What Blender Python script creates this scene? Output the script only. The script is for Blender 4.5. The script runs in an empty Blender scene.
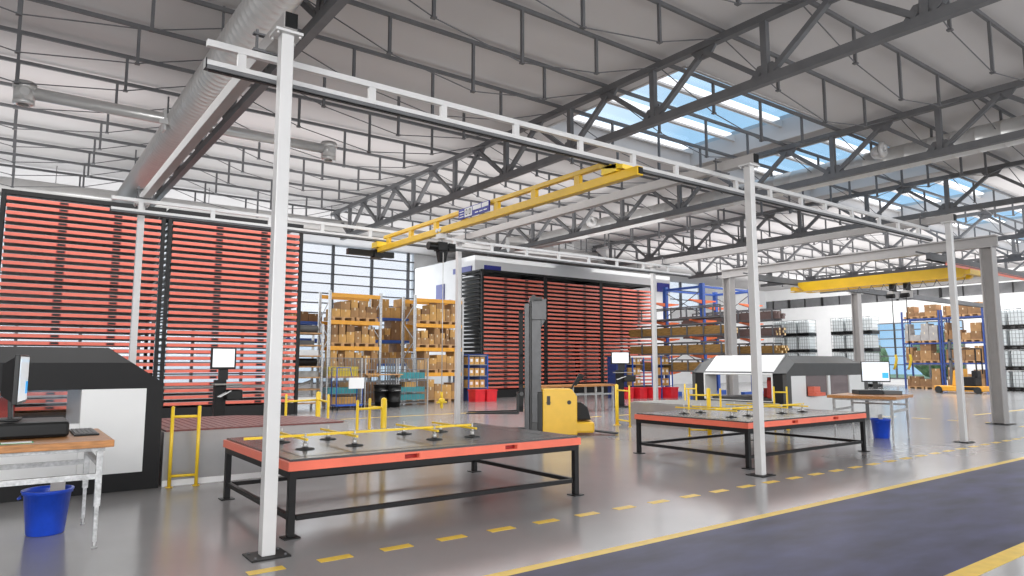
import bpy, math, random
from mathutils import Vector, Matrix
random.seed(7)
sc = bpy.context.scene
COL = sc.collection
PI = math.pi
# ------------------------------------------------------------------ camera
PITCH = math.radians(6.3); AX = math.radians(53.65); HC = 1.7
cam_d = bpy.data.cameras.new('camera'); cam = bpy.data.objects.new('camera', cam_d); COL.objects.link(cam)
cam_d.sensor_width = 36.0; cam_d.lens = 684.0 / 1024.0 * 36.0; cam_d.clip_end = 500
fw = Vector((math.cos(AX)*math.cos(PITCH), math.sin(AX)*math.cos(PITCH), math.sin(PITCH)))
rt = Vector((math.sin(AX), -math.cos(AX), 0)); upv = rt.cross(fw)
M = Matrix((rt, upv, -fw)).transposed().to_4x4(); M.translation = Vector((0, 0, HC)); cam.matrix_world = M
sc.camera = cam
# ------------------------------------------------------------------ exposure, world, lights
sc.view_settings.view_transform = 'Standard'; sc.view_settings.look = 'None'
sc.view_settings.exposure = 0.08; sc.view_settings.gamma = 1.0; sc.view_settings.use_curve_mapping = False
world = bpy.data.worlds.new('sky'); sc.world = world; world.use_nodes = True
wn = world.node_tree; wn.nodes.clear()
w_out = wn.nodes.new('ShaderNodeOutputWorld'); w_bg = wn.nodes.new('ShaderNodeBackground')
w_tc = wn.nodes.new('ShaderNodeTexCoord'); w_map = wn.nodes.new('ShaderNodeMapping'); w_map.inputs['Scale'].default_value = (1, 1, 2.6)
w_no = wn.nodes.new('ShaderNodeTexNoise'); w_no.inputs['Scale'].default_value = 1.6; w_no.inputs['Detail'].default_value = 6
w_rp = wn.nodes.new('ShaderNodeValToRGB')
w_rp.color_ramp.elements[0].position = .42; w_rp.color_ramp.elements[0].color = (.50, .68, .84, 1)
w_rp.color_ramp.elements[1].position = .58; w_rp.color_ramp.elements[1].color = (.93, .95, 1, 1)
wn.links.new(w_tc.outputs['Generated'], w_map.inputs['Vector']); wn.links.new(w_map.outputs['Vector'], w_no.inputs['Vector'])
wn.links.new(w_no.outputs['Fac'], w_rp.inputs['Fac']); wn.links.new(w_rp.outputs['Color'], w_bg.inputs['Color'])
w_bg.inputs['Strength'].default_value = 1.15; wn.links.new(w_bg.outputs['Background'], w_out.inputs['Surface'])

def area(name, loc, target, sx, sy, power, col=(1, 1, 1)):
    d = bpy.data.lights.new(name, 'AREA'); d.shape = 'RECTANGLE'; d.size = sx; d.size_y = sy; d.energy = power; d.color = col
    o = bpy.data.objects.new(name, d); COL.objects.link(o); o.location = loc
    o.rotation_euler = (Vector(target) - Vector(loc)).to_track_quat('-Z', 'Y').to_euler()
    return o
area('daylight_behind_camera', (-5, -7, 4.5), (4, 10, 2.4), 12, 6, 1800, (1, .985, .965))
area('added_fill_behind_right', (14, -7, 4.5), (19, 11, 1.2), 12, 5, 1000, (1, .985, .965))  # added fill to brighten the front of the right machine
area('added_fill_middle', (12, 17, 6.7), (12, 17, 0), 26, 12, 1900)  # added overhead fill, no lamp fitting hangs here
area('added_fill_right', (40, 16, 6.7), (40, 16, 0), 24, 26, 3600)  # added overhead fill to brighten the right part of the hall
area('added_wall_fill_right', (50, 17, 6.6), (60, 17, 5.0), 34, 1.5, 1500)  # added fill that brightens the far right wall
area('ceiling_fill_front', (9, 8, 5.6), (9, 8, 9), 26, 16, 130, (1, .985, .975))  # added upward fill, stands in for floor bounce on the trusses
area('ceiling_fill_back', (8, 25, 7.35), (8, 25, 9), 36, 14, 1500)  # added upward fill that brightens the rear ceiling
area('ceiling_fill_right', (42, 18, 7.35), (42, 18, 9), 26, 30, 3200)  # added upward fill that brightens the right-hand ceiling
area('daylight_back_glass', (9, 37.8, 5.0), (9, 20, 5.0), 26, 6, 1200, (.95, .98, 1))

# ------------------------------------------------------------------ materials
def mat(name, col, rough=.5, metal=0.0, var=0.0, scale=4.0, bump=0.0, emit=0.0, coat=0.0, stretch=None, spec=None):
    m = bpy.data.materials.new(name); m.use_nodes = True; nt = m.node_tree; b = nt.nodes['Principled BSDF']
    b.inputs['Base Color'].default_value = (*col, 1); b.inputs['Roughness'].default_value = rough; b.inputs['Metallic'].default_value = metal
    if coat: b.inputs['Coat Weight'].default_value = coat; b.inputs['Coat Roughness'].default_value = .1
    if spec is not None: b.inputs['Specular IOR Level'].default_value = spec
    if emit:
        b.inputs['Emission Color'].default_value = (*col, 1); b.inputs['Emission Strength'].default_value = emit
    if var or bump:
        tc = nt.nodes.new('ShaderNodeTexCoord'); mp = nt.nodes.new('ShaderNodeMapping'); no = nt.nodes.new('ShaderNodeTexNoise')
        no.inputs['Scale'].default_value = scale; no.inputs['Detail'].default_value = 5
        if stretch: mp.inputs['Scale'].default_value = stretch
        nt.links.new(tc.outputs['Object'], mp.inputs['Vector']); nt.links.new(mp.outputs['Vector'], no.inputs['Vector'])
        if var:
            r = nt.nodes.new('ShaderNodeValToRGB'); r.color_ramp.elements[0].position = .3; r.color_ramp.elements[1].position = .7
            r.color_ramp.elements[0].color = (*[max(0, c*(1-var)) for c in col], 1); r.color_ramp.elements[1].color = (*[min(1, c*(1+var)) for c in col], 1)
            nt.links.new(no.outputs['Fac'], r.inputs['Fac']); nt.links.new(r.outputs['Color'], b.inputs['Base Color'])
        if bump:
            bp = nt.nodes.new('ShaderNodeBump'); bp.inputs['Strength'].default_value = bump; bp.inputs['Distance'].default_value = .01
            nt.links.new(no.outputs['Fac'], bp.inputs['Height']); nt.links.new(bp.outputs['Normal'], b.inputs['Normal'])
    return m

def glass_mat(name, tint, gloss=.1, body=None, body_f=0.0):
    m = bpy.data.materials.new(name); m.use_nodes = True; nt = m.node_tree; nt.nodes.clear()
    o = nt.nodes.new('ShaderNodeOutputMaterial'); t = nt.nodes.new('ShaderNodeBsdfTransparent'); t.inputs['Color'].default_value = (*tint, 1)
    g = nt.nodes.new('ShaderNodeBsdfGlossy'); g.inputs['Roughness'].default_value = .05
    mx = nt.nodes.new('ShaderNodeMixShader'); mx.inputs[0].default_value = gloss
    nt.links.new(t.outputs[0], mx.inputs[1]); nt.links.new(g.outputs[0], mx.inputs[2]); last = mx
    if body:
        d = nt.nodes.new('ShaderNodeBsdfDiffuse'); d.inputs['Color'].default_value = (*body, 1)
        m2 = nt.nodes.new('ShaderNodeMixShader'); m2.inputs[0].default_value = body_f
        nt.links.new(mx.outputs[0], m2.inputs[1]); nt.links.new(d.outputs[0], m2.inputs[2]); last = m2
    nt.links.new(last.outputs[0], o.inputs['Surface']); return m

MT = dict(
    concrete=mat('polished_concrete', (.31, .305, .305), .18, 0, .12, .35, 0, spec=.62),
    lane=mat('blue_grey_lane_paint', (.042, .043, .100), .45, 0, .5, 1.1, .04, stretch=(1, 2.4, 1), spec=.22),
    linepaint=mat('yellow_floor_paint', (.80, .53, .05), .4, 0, .08, 8),
    track=mat('dark_floor_slot', (.08, .08, .08), .5),
    roof=mat('roof_sheet_grey', (.52, .50, .495), .75, 0, .05, .3),
    steel=mat('dark_grey_truss_steel', (.13, .13, .135), .55, .1, .1, 3, spec=.3),
    silver=mat('brushed_aluminium_section', (.40, .38, .37), .42, .25, .05, 3),
    postwhite=mat('light_grey_post_paint', (.60, .59, .585), .38, .1, .04, 2),
    galv=mat('galvanised_duct', (.56, .55, .54), .30, .45, .04, 5),
    galvdull=mat('galvanised_leg', (.50, .50, .50), .45, .6, .3, 25),
    white=mat('white_wall_paint', (.86, .86, .86), .6, 0, .02, 2),
    panel=mat('white_machine_panel', (.83, .83, .82), .35, 0, .015, 2),
    dark=mat('anthracite_machine_paint', (.018, .0175, .018), .5, 0, .06, 3, spec=.22),
    darkgrey=mat('grey_machine_paint', (.085, .085, .085), .45, 0, .06, 3, spec=.35),
    orange=mat('salmon_red_paint', (.80, .165, .10), .38, 0, .05, 5),
    trayred=mat('tray_salmon_paint', (.68, .142, .095), .42, 0, .06, 5),
    traylip=mat('tray_lip_grey', (.30, .28, .28), .45, .3, .05, 4),
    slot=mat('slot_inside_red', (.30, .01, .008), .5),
    black=mat('black_plastic', (.007, .007, .007), .35, 0, .1, 6, spec=.3),
    stackyel=mat('stacker_yellow', (.84, .50, .04), .35, 0, .05, 4),
    railgrey=mat('anodised_rail', (.66, .65, .645), .32, .3, .04, 3),
    mastgrey=mat('mast_grey', (.055, .055, .057), .32, .3, .2, 6),
    strip=mat('white_strip_daylight_glow', (.95, .97, 1.0), .4, emit=.9),  # emission stands in for daylight on the white skylight bars
    wire=mat('cage_wire', (.22, .22, .23), .45, .4),
    rackblue=mat('dark_blue_rack_paint', (.03, .065, .24), .4, 0, .08, 4),
    housing=mat('bare_sheet_steel_housing', (.40, .39, .385), .28, .5, .08, 2),
    rubber=mat('black_rubber', (.02, .02, .02), .7),
    yellow=mat('safety_yellow_paint', (.86, .58, .03), .35, 0, .05, 6),
    craneyel=mat('crane_yellow_paint', (.76, .46, .015), .32, 0, .06, 3),
    orangeyel=mat('rack_beam_orange_yellow', (.78, .36, .035), .45, 0, .08, 4),
    sheet=mat('dark_steel_table_sheet', (.10, .10, .10), .24, .55, .12, 1.2),
    wood=mat('oiled_wood_block', (.42, .185, .06), .42, 0, .35, 7, .1, stretch=(1, 6, 6)),
    board=mat('grey_shelf_board', (.3, .29, .27), .6, 0, .2, 6),
    blue=mat('blue_rack_paint', (.03, .10, .42), .4, 0, .08, 4),
    bin=mat('blue_bin_plastic', (.014, .07, .56), .32, 0, .12, 9),
    navy=mat('navy_panel', (.018, .04, .16), .45, 0, .1, 3),
    lav=mat('violet_blue_box', (.10, .11, .34), .45, 0, .05, 3),
    card=mat('cardboard_brown', (.36, .20, .085), .8, 0, .2, 3),
    card2=mat('cardboard_tan', (.55, .31, .10), .8, 0, .2, 3),
    card3=mat('cardboard_dark', (.24, .13, .06), .8, 0, .2, 3),
    greybox=mat('grey_packaging', (.36, .34, .33), .7, 0, .15, 3),
    pallet=mat('raw_pallet_wood', (.46, .27, .13), .8, 0, .3, 8),
    log=mat('timber_bundle', (.26, .145, .04), .75, 0, .35, 9, stretch=(6, .5, 6)),
    logend=mat('timber_end_grain', (.70, .50, .25), .8),
    tube=mat('brown_steel_tube', (.17, .12, .11), .45, .4, .15, 3),
    armor=mat('orange_rack_arm', (.85, .16, .04), .45),
    red=mat('red_plastic', (.70, .02, .03), .35, 0, .1, 4),
    machred=mat('red_laser_head', (.48, .035, .03), .4, 0, .1, 4),
    teal=mat('teal_sheet_stack', (.05, .30, .33), .5, 0, .1, 6),
    yelstack=mat('yellow_sheet_stack', (.62, .48, .05), .6, 0, .15, 6),
    perf=mat('red_brown_perforated_deck', (.165, .055, .05), .45, .2, .3, 20),
    screen=mat('lit_screen_white', (.80, .82, .84), .3, emit=.4),
    screenblue=mat('lit_screen_blue', (.02, .32, .72), .3, emit=.8),
    screenlight=mat('lit_screen_pale_blue', (.55, .74, .9), .3, emit=.6),
    tank=mat('milky_tank_plastic', (.66, .70, .71), .5, 0, .05, 2),
    cage=mat('tank_cage_steel', (.33, .35, .36), .4, .7),
    signblue=mat('sign_blue', (.03, .035, .30), .45),
    signwhite=mat('sign_white', (.80, .80, .80), .5),
    green=mat('green_card_edge', (.03, .28, .08), .5),
    key=mat('keyboard_keys', (.10, .10, .10), .5),
    skyglass=glass_mat('skylight_glass', (.80, .90, .97), .04),
    wallglass=glass_mat('wall_glass', (.97, .985, 1.0), .04, (.85, .88, .9), .12),
    machglass=glass_mat('machine_window_glass', (.55, .48, .48), .12, (.40, .33, .33), .45),
    clearglass=glass_mat('clear_machine_window', (.95, .94, .94), .06),
    officeglass=mat('dark_band_window', (.15, .15, .155), .12, 0, .3, .6, spec=.8),
    grass=mat('outdoor_lawn', (.38, .44, .24), .9, 0, .4, .6),
    leaf=mat('outdoor_foliage', (.30, .38, .18), .9, 0, .6, 2, .4),
    pave=mat('outdoor_paving', (.55, .55, .53), .8, 0, .1, 1),
    tape=mat('box_tape', (.70, .62, .45), .4),
    stamp=mat('dark_print', (.05, .045, .04), .6),
)

# ------------------------------------------------------------------ mesh builder
class MB:
    def __init__(s): s.v = []; s.f = []; s.m = []; s.sm = []
    def _add(s, vs, fs, mi=0, smooth=False):
        n = len(s.v); s.v += [tuple(v) for v in vs]
        for f in fs: s.f.append([i+n for i in f]); s.m.append(mi); s.sm.append(smooth)
        return s
    def box(s, x0, y0, z0, x1, y1, z1, mi=0):
        return s._add([(x0,y0,z0),(x1,y0,z0),(x1,y1,z0),(x0,y1,z0),(x0,y0,z1),(x1,y0,z1),(x1,y1,z1),(x0,y1,z1)],
            [(0,3,2,1),(4,5,6,7),(0,1,5,4),(1,2,6,5),(2,3,7,6),(3,0,4,7)], mi)
    def cbox(s, cx, cy, cz, sx, sy, sz, mi=0): return s.box(cx-sx/2, cy-sy/2, cz-sz/2, cx+sx/2, cy+sy/2, cz+sz/2, mi)
    def beam(s, p0, p1, w, h, mi=0, up=(0,0,1)):
        p0 = Vector(p0); p1 = Vector(p1); d = (p1-p0).normalized(); u = Vector(up)
        if abs(d.dot(u)) > .98: u = Vector((0,1,0))
        a = d.cross(u).normalized()*w/2; b = a.cross(d).normalized()*h/2
        vs = [p+sa*a+sb*b for p in (p0,p1) for sa,sb in ((-1,-1),(1,-1),(1,1),(-1,1))]
        return s._add(vs, [(0,1,2,3)[::-1],(4,5,6,7),(0,1,5,4),(1,2,6,5),(2,3,7,6),(3,0,4,7)], mi)
    def cyl(s, p0, p1, r, n=12, mi=0, r2=None, cap=True):
        p0 = Vector(p0); p1 = Vector(p1); d = (p1-p0).normalized(); u = Vector((0,0,1)) if abs(d.z) < .9 else Vector((1,0,0))
        a = d.cross(u).normalized(); b = d.cross(a).normalized(); r2 = r if r2 is None else r2
        vs = []
        for p, q in ((p0,r),(p1,r2)):
            for i in range(n): t = 2*PI*i/n; vs.append(p+(a*math.cos(t)+b*math.sin(t))*q)
        k = len(s.v)
        s._add(vs, [(i,(i+1)%n,n+(i+1)%n,n+i) for i in range(n)], mi, True)
        if cap:
            s.f.append([k+i for i in range(n)][::-1]); s.m.append(mi); s.sm.append(False)
            s.f.append([k+n+i for i in range(n)]); s.m.append(mi); s.sm.append(False)
        return s
    def tube(s, pts, r, n=8, mi=0):
        pts = [Vector(p) for p in pts]; rings = []
        for i, p in enumerate(pts):
            d = (pts[min(i+1,len(pts)-1)]-pts[max(i-1,0)]).normalized()
            u = Vector((0,0,1)) if abs(d.z) < .9 else Vector((1,0,0)); a = d.cross(u).normalized(); b = d.cross(a)
            rings.append([p+(a*math.cos(2*PI*k/n)+b*math.sin(2*PI*k/n))*r for k in range(n)])
        vs = [v for rg in rings for v in rg]
        fs = [(i*n+k, i*n+(k+1)%n, (i+1)*n+(k+1)%n, (i+1)*n+k) for i in range(len(pts)-1) for k in range(n)]
        s._add(vs, fs, mi, True); k0 = len(s.v)-len(vs)
        s.f.append([k0+i for i in range(n)][::-1]); s.m.append(mi); s.sm.append(False)
        s.f.append([len(s.v)-n+i for i in range(n)]); s.m.append(mi); s.sm.append(False)
        return s
    def lathe(s, prof, c, axis='z', n=24, mi=0):
        cx, cy, cz = c; vs = []
        for r, h in prof:
            for k in range(n):
                t = 2*PI*k/n; a, b = r*math.cos(t), r*math.sin(t)
                vs.append((cx+a,cy+b,cz+h) if axis == 'z' else (cx+a,cy+h,cz+b) if axis == 'y' else (cx+h,cy+a,cz+b))
        return s._add(vs, [(i*n+k, i*n+(k+1)%n, (i+1)*n+(k+1)%n, (i+1)*n+k) for i in range(len(prof)-1) for k in range(n)], mi, True)
    def prism(s, poly, a0, a1, axis='y', mi=0):
        """poly: points in the plane perpendicular to axis: y -> (x,z), x -> (y,z), z -> (x,y)"""
        def P(p, a): return (p[0],a,p[1]) if axis == 'y' else (a,p[0],p[1]) if axis == 'x' else (p[0],p[1],a)
        n = len(poly); vs = [P(p,a0) for p in poly]+[P(p,a1) for p in poly]
        return s._add(vs, [tuple(range(n)), tuple(range(2*n-1,n-1,-1))]+[(i,n+i,n+(i+1)%n,(i+1)%n) for i in range(n)], mi)
    def loft(s, secs, mi=0):
        n = len(secs[0]); vs = [p for c in secs for p in c]; fs = []
        for j in range(len(secs)-1):
            for i in range(n): fs.append((j*n+i, j*n+(i+1)%n, (j+1)*n+(i+1)%n, (j+1)*n+i))
        fs.append(tuple(range(n))[::-1]); fs.append(tuple(range((len(secs)-1)*n, len(secs)*n)))
        return s._add(vs, fs, mi)

def clean_normals(me):
    import bmesh
    bm = bmesh.new(); bm.from_mesh(me); bmesh.ops.recalc_face_normals(bm, faces=bm.faces); bm.to_mesh(me); bm.free()

def build(name, mb, mats, parent=None, bevel=0.0, local=False, label=None):
    """links mb as one object; coordinates are world unless local=True (then relative to the parent)"""
    me = bpy.data.meshes.new(name)
    off = Vector((0,0,0))
    if parent is not None and not local: off = parent_world(parent)
    me.from_pydata([(v[0]-off.x, v[1]-off.y, v[2]-off.z) for v in mb.v], [], mb.f)
    if not isinstance(mats, (list, tuple)): mats = [mats]
    for m in mats: me.materials.append(MT[m])
    for p, mi, sm in zip(me.polygons, mb.m, mb.sm): p.material_index = mi; p.use_smooth = sm
    clean_normals(me)
    o = bpy.data.objects.new(name, me); COL.objects.link(o)
    if parent is not None: o.parent = parent
    if bevel:
        b = o.modifiers.new('bevel', 'BEVEL'); b.width = bevel; b.segments = 2; b.limit_method = 'ANGLE'; b.angle_limit = .7
    if label: o['label'] = label
    return o
def parent_world(p):
    v = Vector((0,0,0))
    while p is not None: v = v+Vector(p.location); p = p.parent
    return v
def thing(name, label, cat, loc=(0,0,0), rz=0.0, group=None):
    o = bpy.data.objects.new(name, None); COL.objects.link(o); o.location = loc; o.rotation_euler = (0,0,rz); o.empty_display_size = .2
    o['label'] = label; o['category'] = cat
    if group: o['group'] = group
    return o
def tag(o, label, cat, group=None, kind=None):
    o['label'] = label; o['category'] = cat
    if group: o['group'] = group
    if kind: o['kind'] = kind
    return o
def struct(name, mb, mats, bevel=0.0):
    o = build(name, mb, mats, None, bevel); o['kind'] = 'structure'; return o
def copy_tree(o, parent=None):
    c = o.copy(); COL.objects.link(c); c.parent = parent
    for ch in list(o.children): copy_tree(ch, c)
    return c
def place(proto, used, loc, label, rz=None):
    o = proto if not used else copy_tree(proto)
    o.location = loc; o['label'] = label
    if rz is not None: o.rotation_euler = (0,0,rz)
    return o
def ordn(i):
    return ['first','second','third','fourth','fifth','sixth','seventh','eighth','ninth','tenth','eleventh','twelfth','thirteenth','fourteenth',
            'fifteenth','sixteenth','seventeenth','eighteenth','nineteenth','twentieth','twenty-first','twenty-second','twenty-third','twenty-fourth','twenty-fifth'][i]

# ================================================================== THE HALL
XR, YB, ZR = 58.0, 38.0, 8.56
X0, Y0 = -9.0, -6.0
# floor with its painted lines and slots
f = MB()
f.box(X0-6, Y0-8, -.2, XR, YB, 0, 0)
f.box(X0-6, 2.545, .0005, XR, 4.64, .002, 1)                       # blue lane
f.box(X0-6, 4.63, .0005, XR, 4.745, .003, 2); f.box(X0-6, 2.39, .0005, XR, 2.55, .003, 2)
x = .50
while x < 22: f.box(x, 5.88, .0005, x+.30, 5.99, .003, 2); x += .597
for k in range(14): f.box(22.2+k*.9, 6.9, .0005, 22.75+k*.9, 7.02, .003, 2)
for k in range(6): f.box(23.0, 7.6+k*1.0, .0005, 23.12, 8.1+k*1.0, .003, 2)
f.box(8.4, 20.2, .0005, 16.0, 20.3, .003, 2)
for k in range(8): f.box(13.5+k*1.4, 16.3, .0005, 14.2+k*1.4, 16.42, .003, 2)
f.box(26, 9.4, .0005, 40, 9.5, .003, 2)
f.box(37.9, -4, .0005, 38.02, 30, .003, 3); f.box(44.4, -4, .0005, 44.52, 30, .003, 3)
struct('floor', f, ['concrete','lane','linepaint','track'])

# ceiling with the skylight wells cut out
SKY = [(12.3, 18.85), (20.0, 26.55), (27.7, 34.25), (35.4, 41.95), (43.1, 49.65)]
SY0, SY1 = 9.9, 15.1
c = MB()
c.box(X0-4, Y0-2, ZR, XR+.3, SY0, ZR+.12); c.box(X0-4, SY1, ZR, XR+.3, YB+.3, ZR+.12)
edges = [X0-4]+[e for s in SKY for e in s]+[XR+.3]
for i in range(0, len(edges), 2): c.box(edges[i], SY0, ZR, edges[i+1], SY1, ZR+.12)
struct('ceiling', c, 'roof')
n = 0
for i, (a, b) in enumerate(SKY):
    n += 1
    w = MB(); t = .06; z0, z1 = ZR-.02, ZR+.75
    w.box(a-t, SY0-t, z0, a+.02, SY1+t, z1); w.box(b-.02, SY0-t, z0, b+t, SY1+t, z1); w.box(a, SY0-t, z0, b, SY0+.02, z1); w.box(a, SY1-.02, z0, b, SY1+t, z1)
    wo = struct('window_%d' % n, w, 'roof')
    g = MB(); g.box(a, SY0, ZR+.62, b, SY1, ZR+.64); build('pane', g, 'skyglass', wo)
    r = MB()
    for k in range(1, 5):
        y = 8.2+1.71*k; y = y-.05 if k > 1 else y+.35
        r.box(a, y-.06, ZR+.40, b, y+.06, ZR+.60)
        build('daylight_glow_strip', MB().box(a+.3, y-.32, ZR+.44, b-.55, y-.08, ZR+.50), 'strip', wo, .02, label='white strip beside the glazing bar with an added daylight glow')  # no lamp: glow put in for daylight falling on the bar
    build('glazing_bar', r, 'postwhite', wo)

# back wall: glazed grid on the left, white on the right with a high strip of windows
bw = MB(); bw.box(20.3, YB, 0, 40.5, YB+.3, ZR); bw.box(40.5, YB, 0, 48.3, YB+.3, 6.3); bw.box(48.3, YB, 0, XR, YB+.3, ZR); bw.box(X0-4, YB, 0, 20.3, YB+.3, .6); bw.box(X0-4, YB, .6, X0-2.95, YB+.3, ZR)
struct('wall_back', bw, 'white')
def glazed(idx, x0, x1, z0, z1, dx, dz, fr=.06):
    m = MB(); x = x0
    while x <= x1+.01: m.box(x-fr, YB-.1, z0, x+fr, YB+.12, z1); x += dx
    z = z0
    while z <= z1+.01: m.box(x0, YB-.03, z-.035, x1, YB+.05, z+.035); z += dz
    o = struct('window_%d' % idx, m, 'steel')
    g = MB(); g.box(x0, YB, z0, x1, YB+.015, z1); build('pane', g, 'wallglass', o)
glazed(6, X0-2.95, 20.3, .6, ZR, 2.45, .57)
glazed(7, 40.5, 48.3, 6.3, ZR, 2.6, .77)
# right wall: a solid upper wall with a dark band of office windows, glazing below on one stretch
rw = MB(); rw.box(XR, Y0-8, 4.95, XR+.3, YB, 6.76); rw.box(XR, Y0-8, 7.55, XR+.3, YB, ZR); rw.box(XR, 29.0, 0, XR+.3, YB, 4.95); rw.box(XR, Y0-8, 0, XR+.3, 21.4, 4.95)
rw.box(XR, 21.4, 0, XR+.3, 29.0, .5)
struct('wall_right', rw, 'white')
m = MB(); y = -6.0
while y < YB: m.box(XR-.06, y-.08, 6.76, XR+.1, y+.08, 7.55); m.box(XR-.04, y+1.6, 6.76, XR+.1, y+1.66, 7.55); y += 3.2
o = struct('window_8', m, 'dark'); g = MB(); g.box(XR+.05, Y0-8, 6.76, XR+.07, YB, 7.55); build('pane', g, 'officeglass', o)
m = MB()
for y in (21.4, 23.9, 26.4, 29.0): m.box(XR-.05, y-.05, .5, XR+.1, y+.05, 4.95)
for z in (.5, 1.6, 2.3, 3.0, 3.7, 4.4, 4.95): m.box(XR-.03, 21.4, z-.04, XR+.08, 29, z+.04)
o = struct('window_9', m, 'steel'); g = MB(); g.box(XR, 21.4, .5, XR+.015, 29, 4.95); build('pane', g, 'skyglass', o)
lw = MB(); lw.box(X0-4.3, Y0-2, 0, X0-4, YB+.3, ZR); struct('wall_left', lw, 'white')
# what is seen through the lower glazing
g = MB(); g.box(XR+.4, -30, -.3, XR+60, 90, -.05); g.box(XR+.4, -30, -.05, XR+5, 90, -.03, 1); o = struct('ground', g, ['grass','pave'])
for k, (yy, hh, xx) in enumerate(((52, 4.6, 84), (46, 5.2, 86), (40, 4.4, 80), (34.2, 5.4, 85), (28.4, 4.8, 82))):
    m = MB(); rr = random.Random(k)
    vs = []
    prof = [(0.02, 0), (1.4, .3), (2.4, hh*.3), (2.6, hh*.55), (2.0, hh*.8), (1.0, hh*.95), (.02, hh)]
    m.lathe(prof, (xx, yy, 0), 'z', 16)
    m.v = [(v[0]+rr.uniform(-.3,.3), v[1]+rr.uniform(-.3,.3), v[2]+(rr.uniform(-.2,.2) if v[2] > .2 else 0)) for v in m.v]
    tag(build('garden_shrub', m, 'leaf'), 'rounded green shrub outside the far glass, %s from the left' % ordn(k), 'shrub', 'shrubs outside the far glazing')

# ------------------------------------------------------------------ roof trusses
ZB, ZT = 7.0, 8.42
TX = [-4.06, 3.67, 11.40, 19.07, 26.80, 34.50, 42.20, 49.9]
NODE = [10.1+2.84*k for k in range(-5, 7)]
def make_truss(x, label):
    t = thing('roof_truss', label, 'roof truss', (x, 0, ZB), 0, 'lattice roof trusses')
    y0, y1 = NODE[0]-1.42, NODE[-1]+1.42
    build('top_chord', MB().box(x-.075, y0-.3, ZT-.15, x+.075, y1+.6, ZT), 'steel', t)
    build('bottom_chord', MB().box(x-.075, y0, ZB+.02, x+.075, y1-.6, ZB+.20), 'steel', t)
    for i, y in enumerate(NODE):
        build('vertical', MB().box(x-.06, y-.065, ZB+.2, x+.06, y+.065, ZT-.15), 'steel', t)
        for sgn in (-1, 1):
            build('diagonal', MB().beam((x, y+sgn*.12, ZB+.22), (x, y+sgn*1.42, ZT-.2), .10, .12, up=(1,0,0)), 'steel', t)
        g = MB(); g.prism([(y-.36,ZB+.17),(y+.36,ZB+.17),(y+.16,ZB+.42),(y-.16,ZB+.42)], x-.03, x+.03, 'x'); build('gusset_plate', g, 'steel', t)
        g = MB(); g.prism([(y+1.42-.34,ZT-.12),(y+1.42+.34,ZT-.12),(y+1.42+.15,ZT-.36),(y+1.42-.15,ZT-.36)], x-.03, x+.03, 'x')
        build('gusset_plate', g, 'steel', t)
    return t
tl = ['leftmost dark lattice roof truss, outside the frame on the left', 'dark lattice roof truss running beside the big ribbed duct',
      'big dark lattice roof truss left of the nearest skylight', 'dark lattice roof truss right of the nearest skylight, before the silver duct',
      'dark lattice roof truss crossing in front of the second skylight', 'lattice roof truss behind the wide grey runway beam, fifth from the left',
      'far lattice roof truss, last but one before the far wall', 'farthest lattice roof truss, nearest the dark window band']
tproto = make_truss(TX[0], tl[0])
for x, l in zip(TX[1:], tl[1:]):
    o = copy_tree(tproto); o.location.x = x; o['label'] = l
# purlins with queen posts and tension rods
PY = [8.2+1.71*k for k in range(-7, 13)]
def make_purlin(y, label):
    t = thing('roof_purlin', label, 'purlin', (0, y, ZT), 0, 'trussed roof purlins')
    build('purlin_beam', MB().box(TX[0]-2, y-.03, ZT, TX[-1]+8, y+.03, ZT+.08), 'steel', t)
    for i in range(len(TX)-1):
        a, b = TX[i], TX[i+1]; q = (b-a)/4
        zb = (ZT-.76, ZT-1.06, ZT-.76)
        for k in range(3):
            xs = a+q*(k+1); s = MB(); s.box(xs-.028, y-.028, zb[k], xs+.028, y+.028, ZT+.02); s.box(xs-.045, y-.045, zb[k], xs+.045, y+.045, zb[k]+.03)
            build('strut', s, 'steel', t)
        build('tension_rod', MB().tube([(a,y,ZT-.1),(a+q,y,zb[0]+.02),(a+2*q,y,zb[1]+.02),(a+3*q,y,zb[2]+.02),(b,y,ZT-.1)], .013, 5), 'steel', t)
    return t
pp = None
for i, y in enumerate(PY):
    l = '%s slim roof purlin with struts and a bowed rod, counted from the camera end' % ordn(i)
    if pp is None: pp = make_purlin(y, l)
    else: o = copy_tree(pp); o.location.y = y; o['label'] = l

# ------------------------------------------------------------------ ducts
def ribbed(axis, c, r, a0, a1, pitch=.16, n=28):
    prof = [(.01, a0), (r, a0)]; a = a0
    while a < a1-pitch: prof += [(r, a+.01), (r, a+pitch-.05), (r+.014, a+pitch-.035), (r+.014, a+pitch-.015), (r, a+pitch)]; a += pitch
    prof += [(r, a1), (.01, a1)]
    return MB().lathe(prof, c, axis, n)
t = thing('ventilation_duct', 'large silver ribbed duct running beside the left roof truss', 'duct', (2.95, 12, 7.28))
build('duct_pipe', ribbed('y', (2.95, 0, 7.28), .33, -4, 28.0, .2), 'galv', t)
for y in (2.5, 8.0, 13.4, 19.0, 24.5): build('hanger_strap', MB().box(2.93, y-.02, 7.6, 2.97, y+.02, ZR), 'steel', t)
def nozzle(t, cx, cy, cz):
    m = MB(); m.cyl((cx,cy,cz+.2), (cx,cy,cz-.2), .19, 18); m.cyl((cx,cy,cz+.17), (cx,cy,cz+.05), .215, 18); m.lathe([(.10,-.19),(.19,-.19),(.19,-.26),(.13,-.28),(.10,-.27)], (cx,cy,cz), 'z', 18)
    m.cyl((cx,cy-.02,cz-.05), (cx,cy-.24,cz-.05), .09, 12)
    return build('air_nozzle', m, 'galv', t, label='round throw nozzle at the pipe end')
t = thing('branch_pipe', 'thin silver branch pipe crossing the ribbed duct, nozzle at each end', 'pipe', (3, 17, 7.3))
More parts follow.
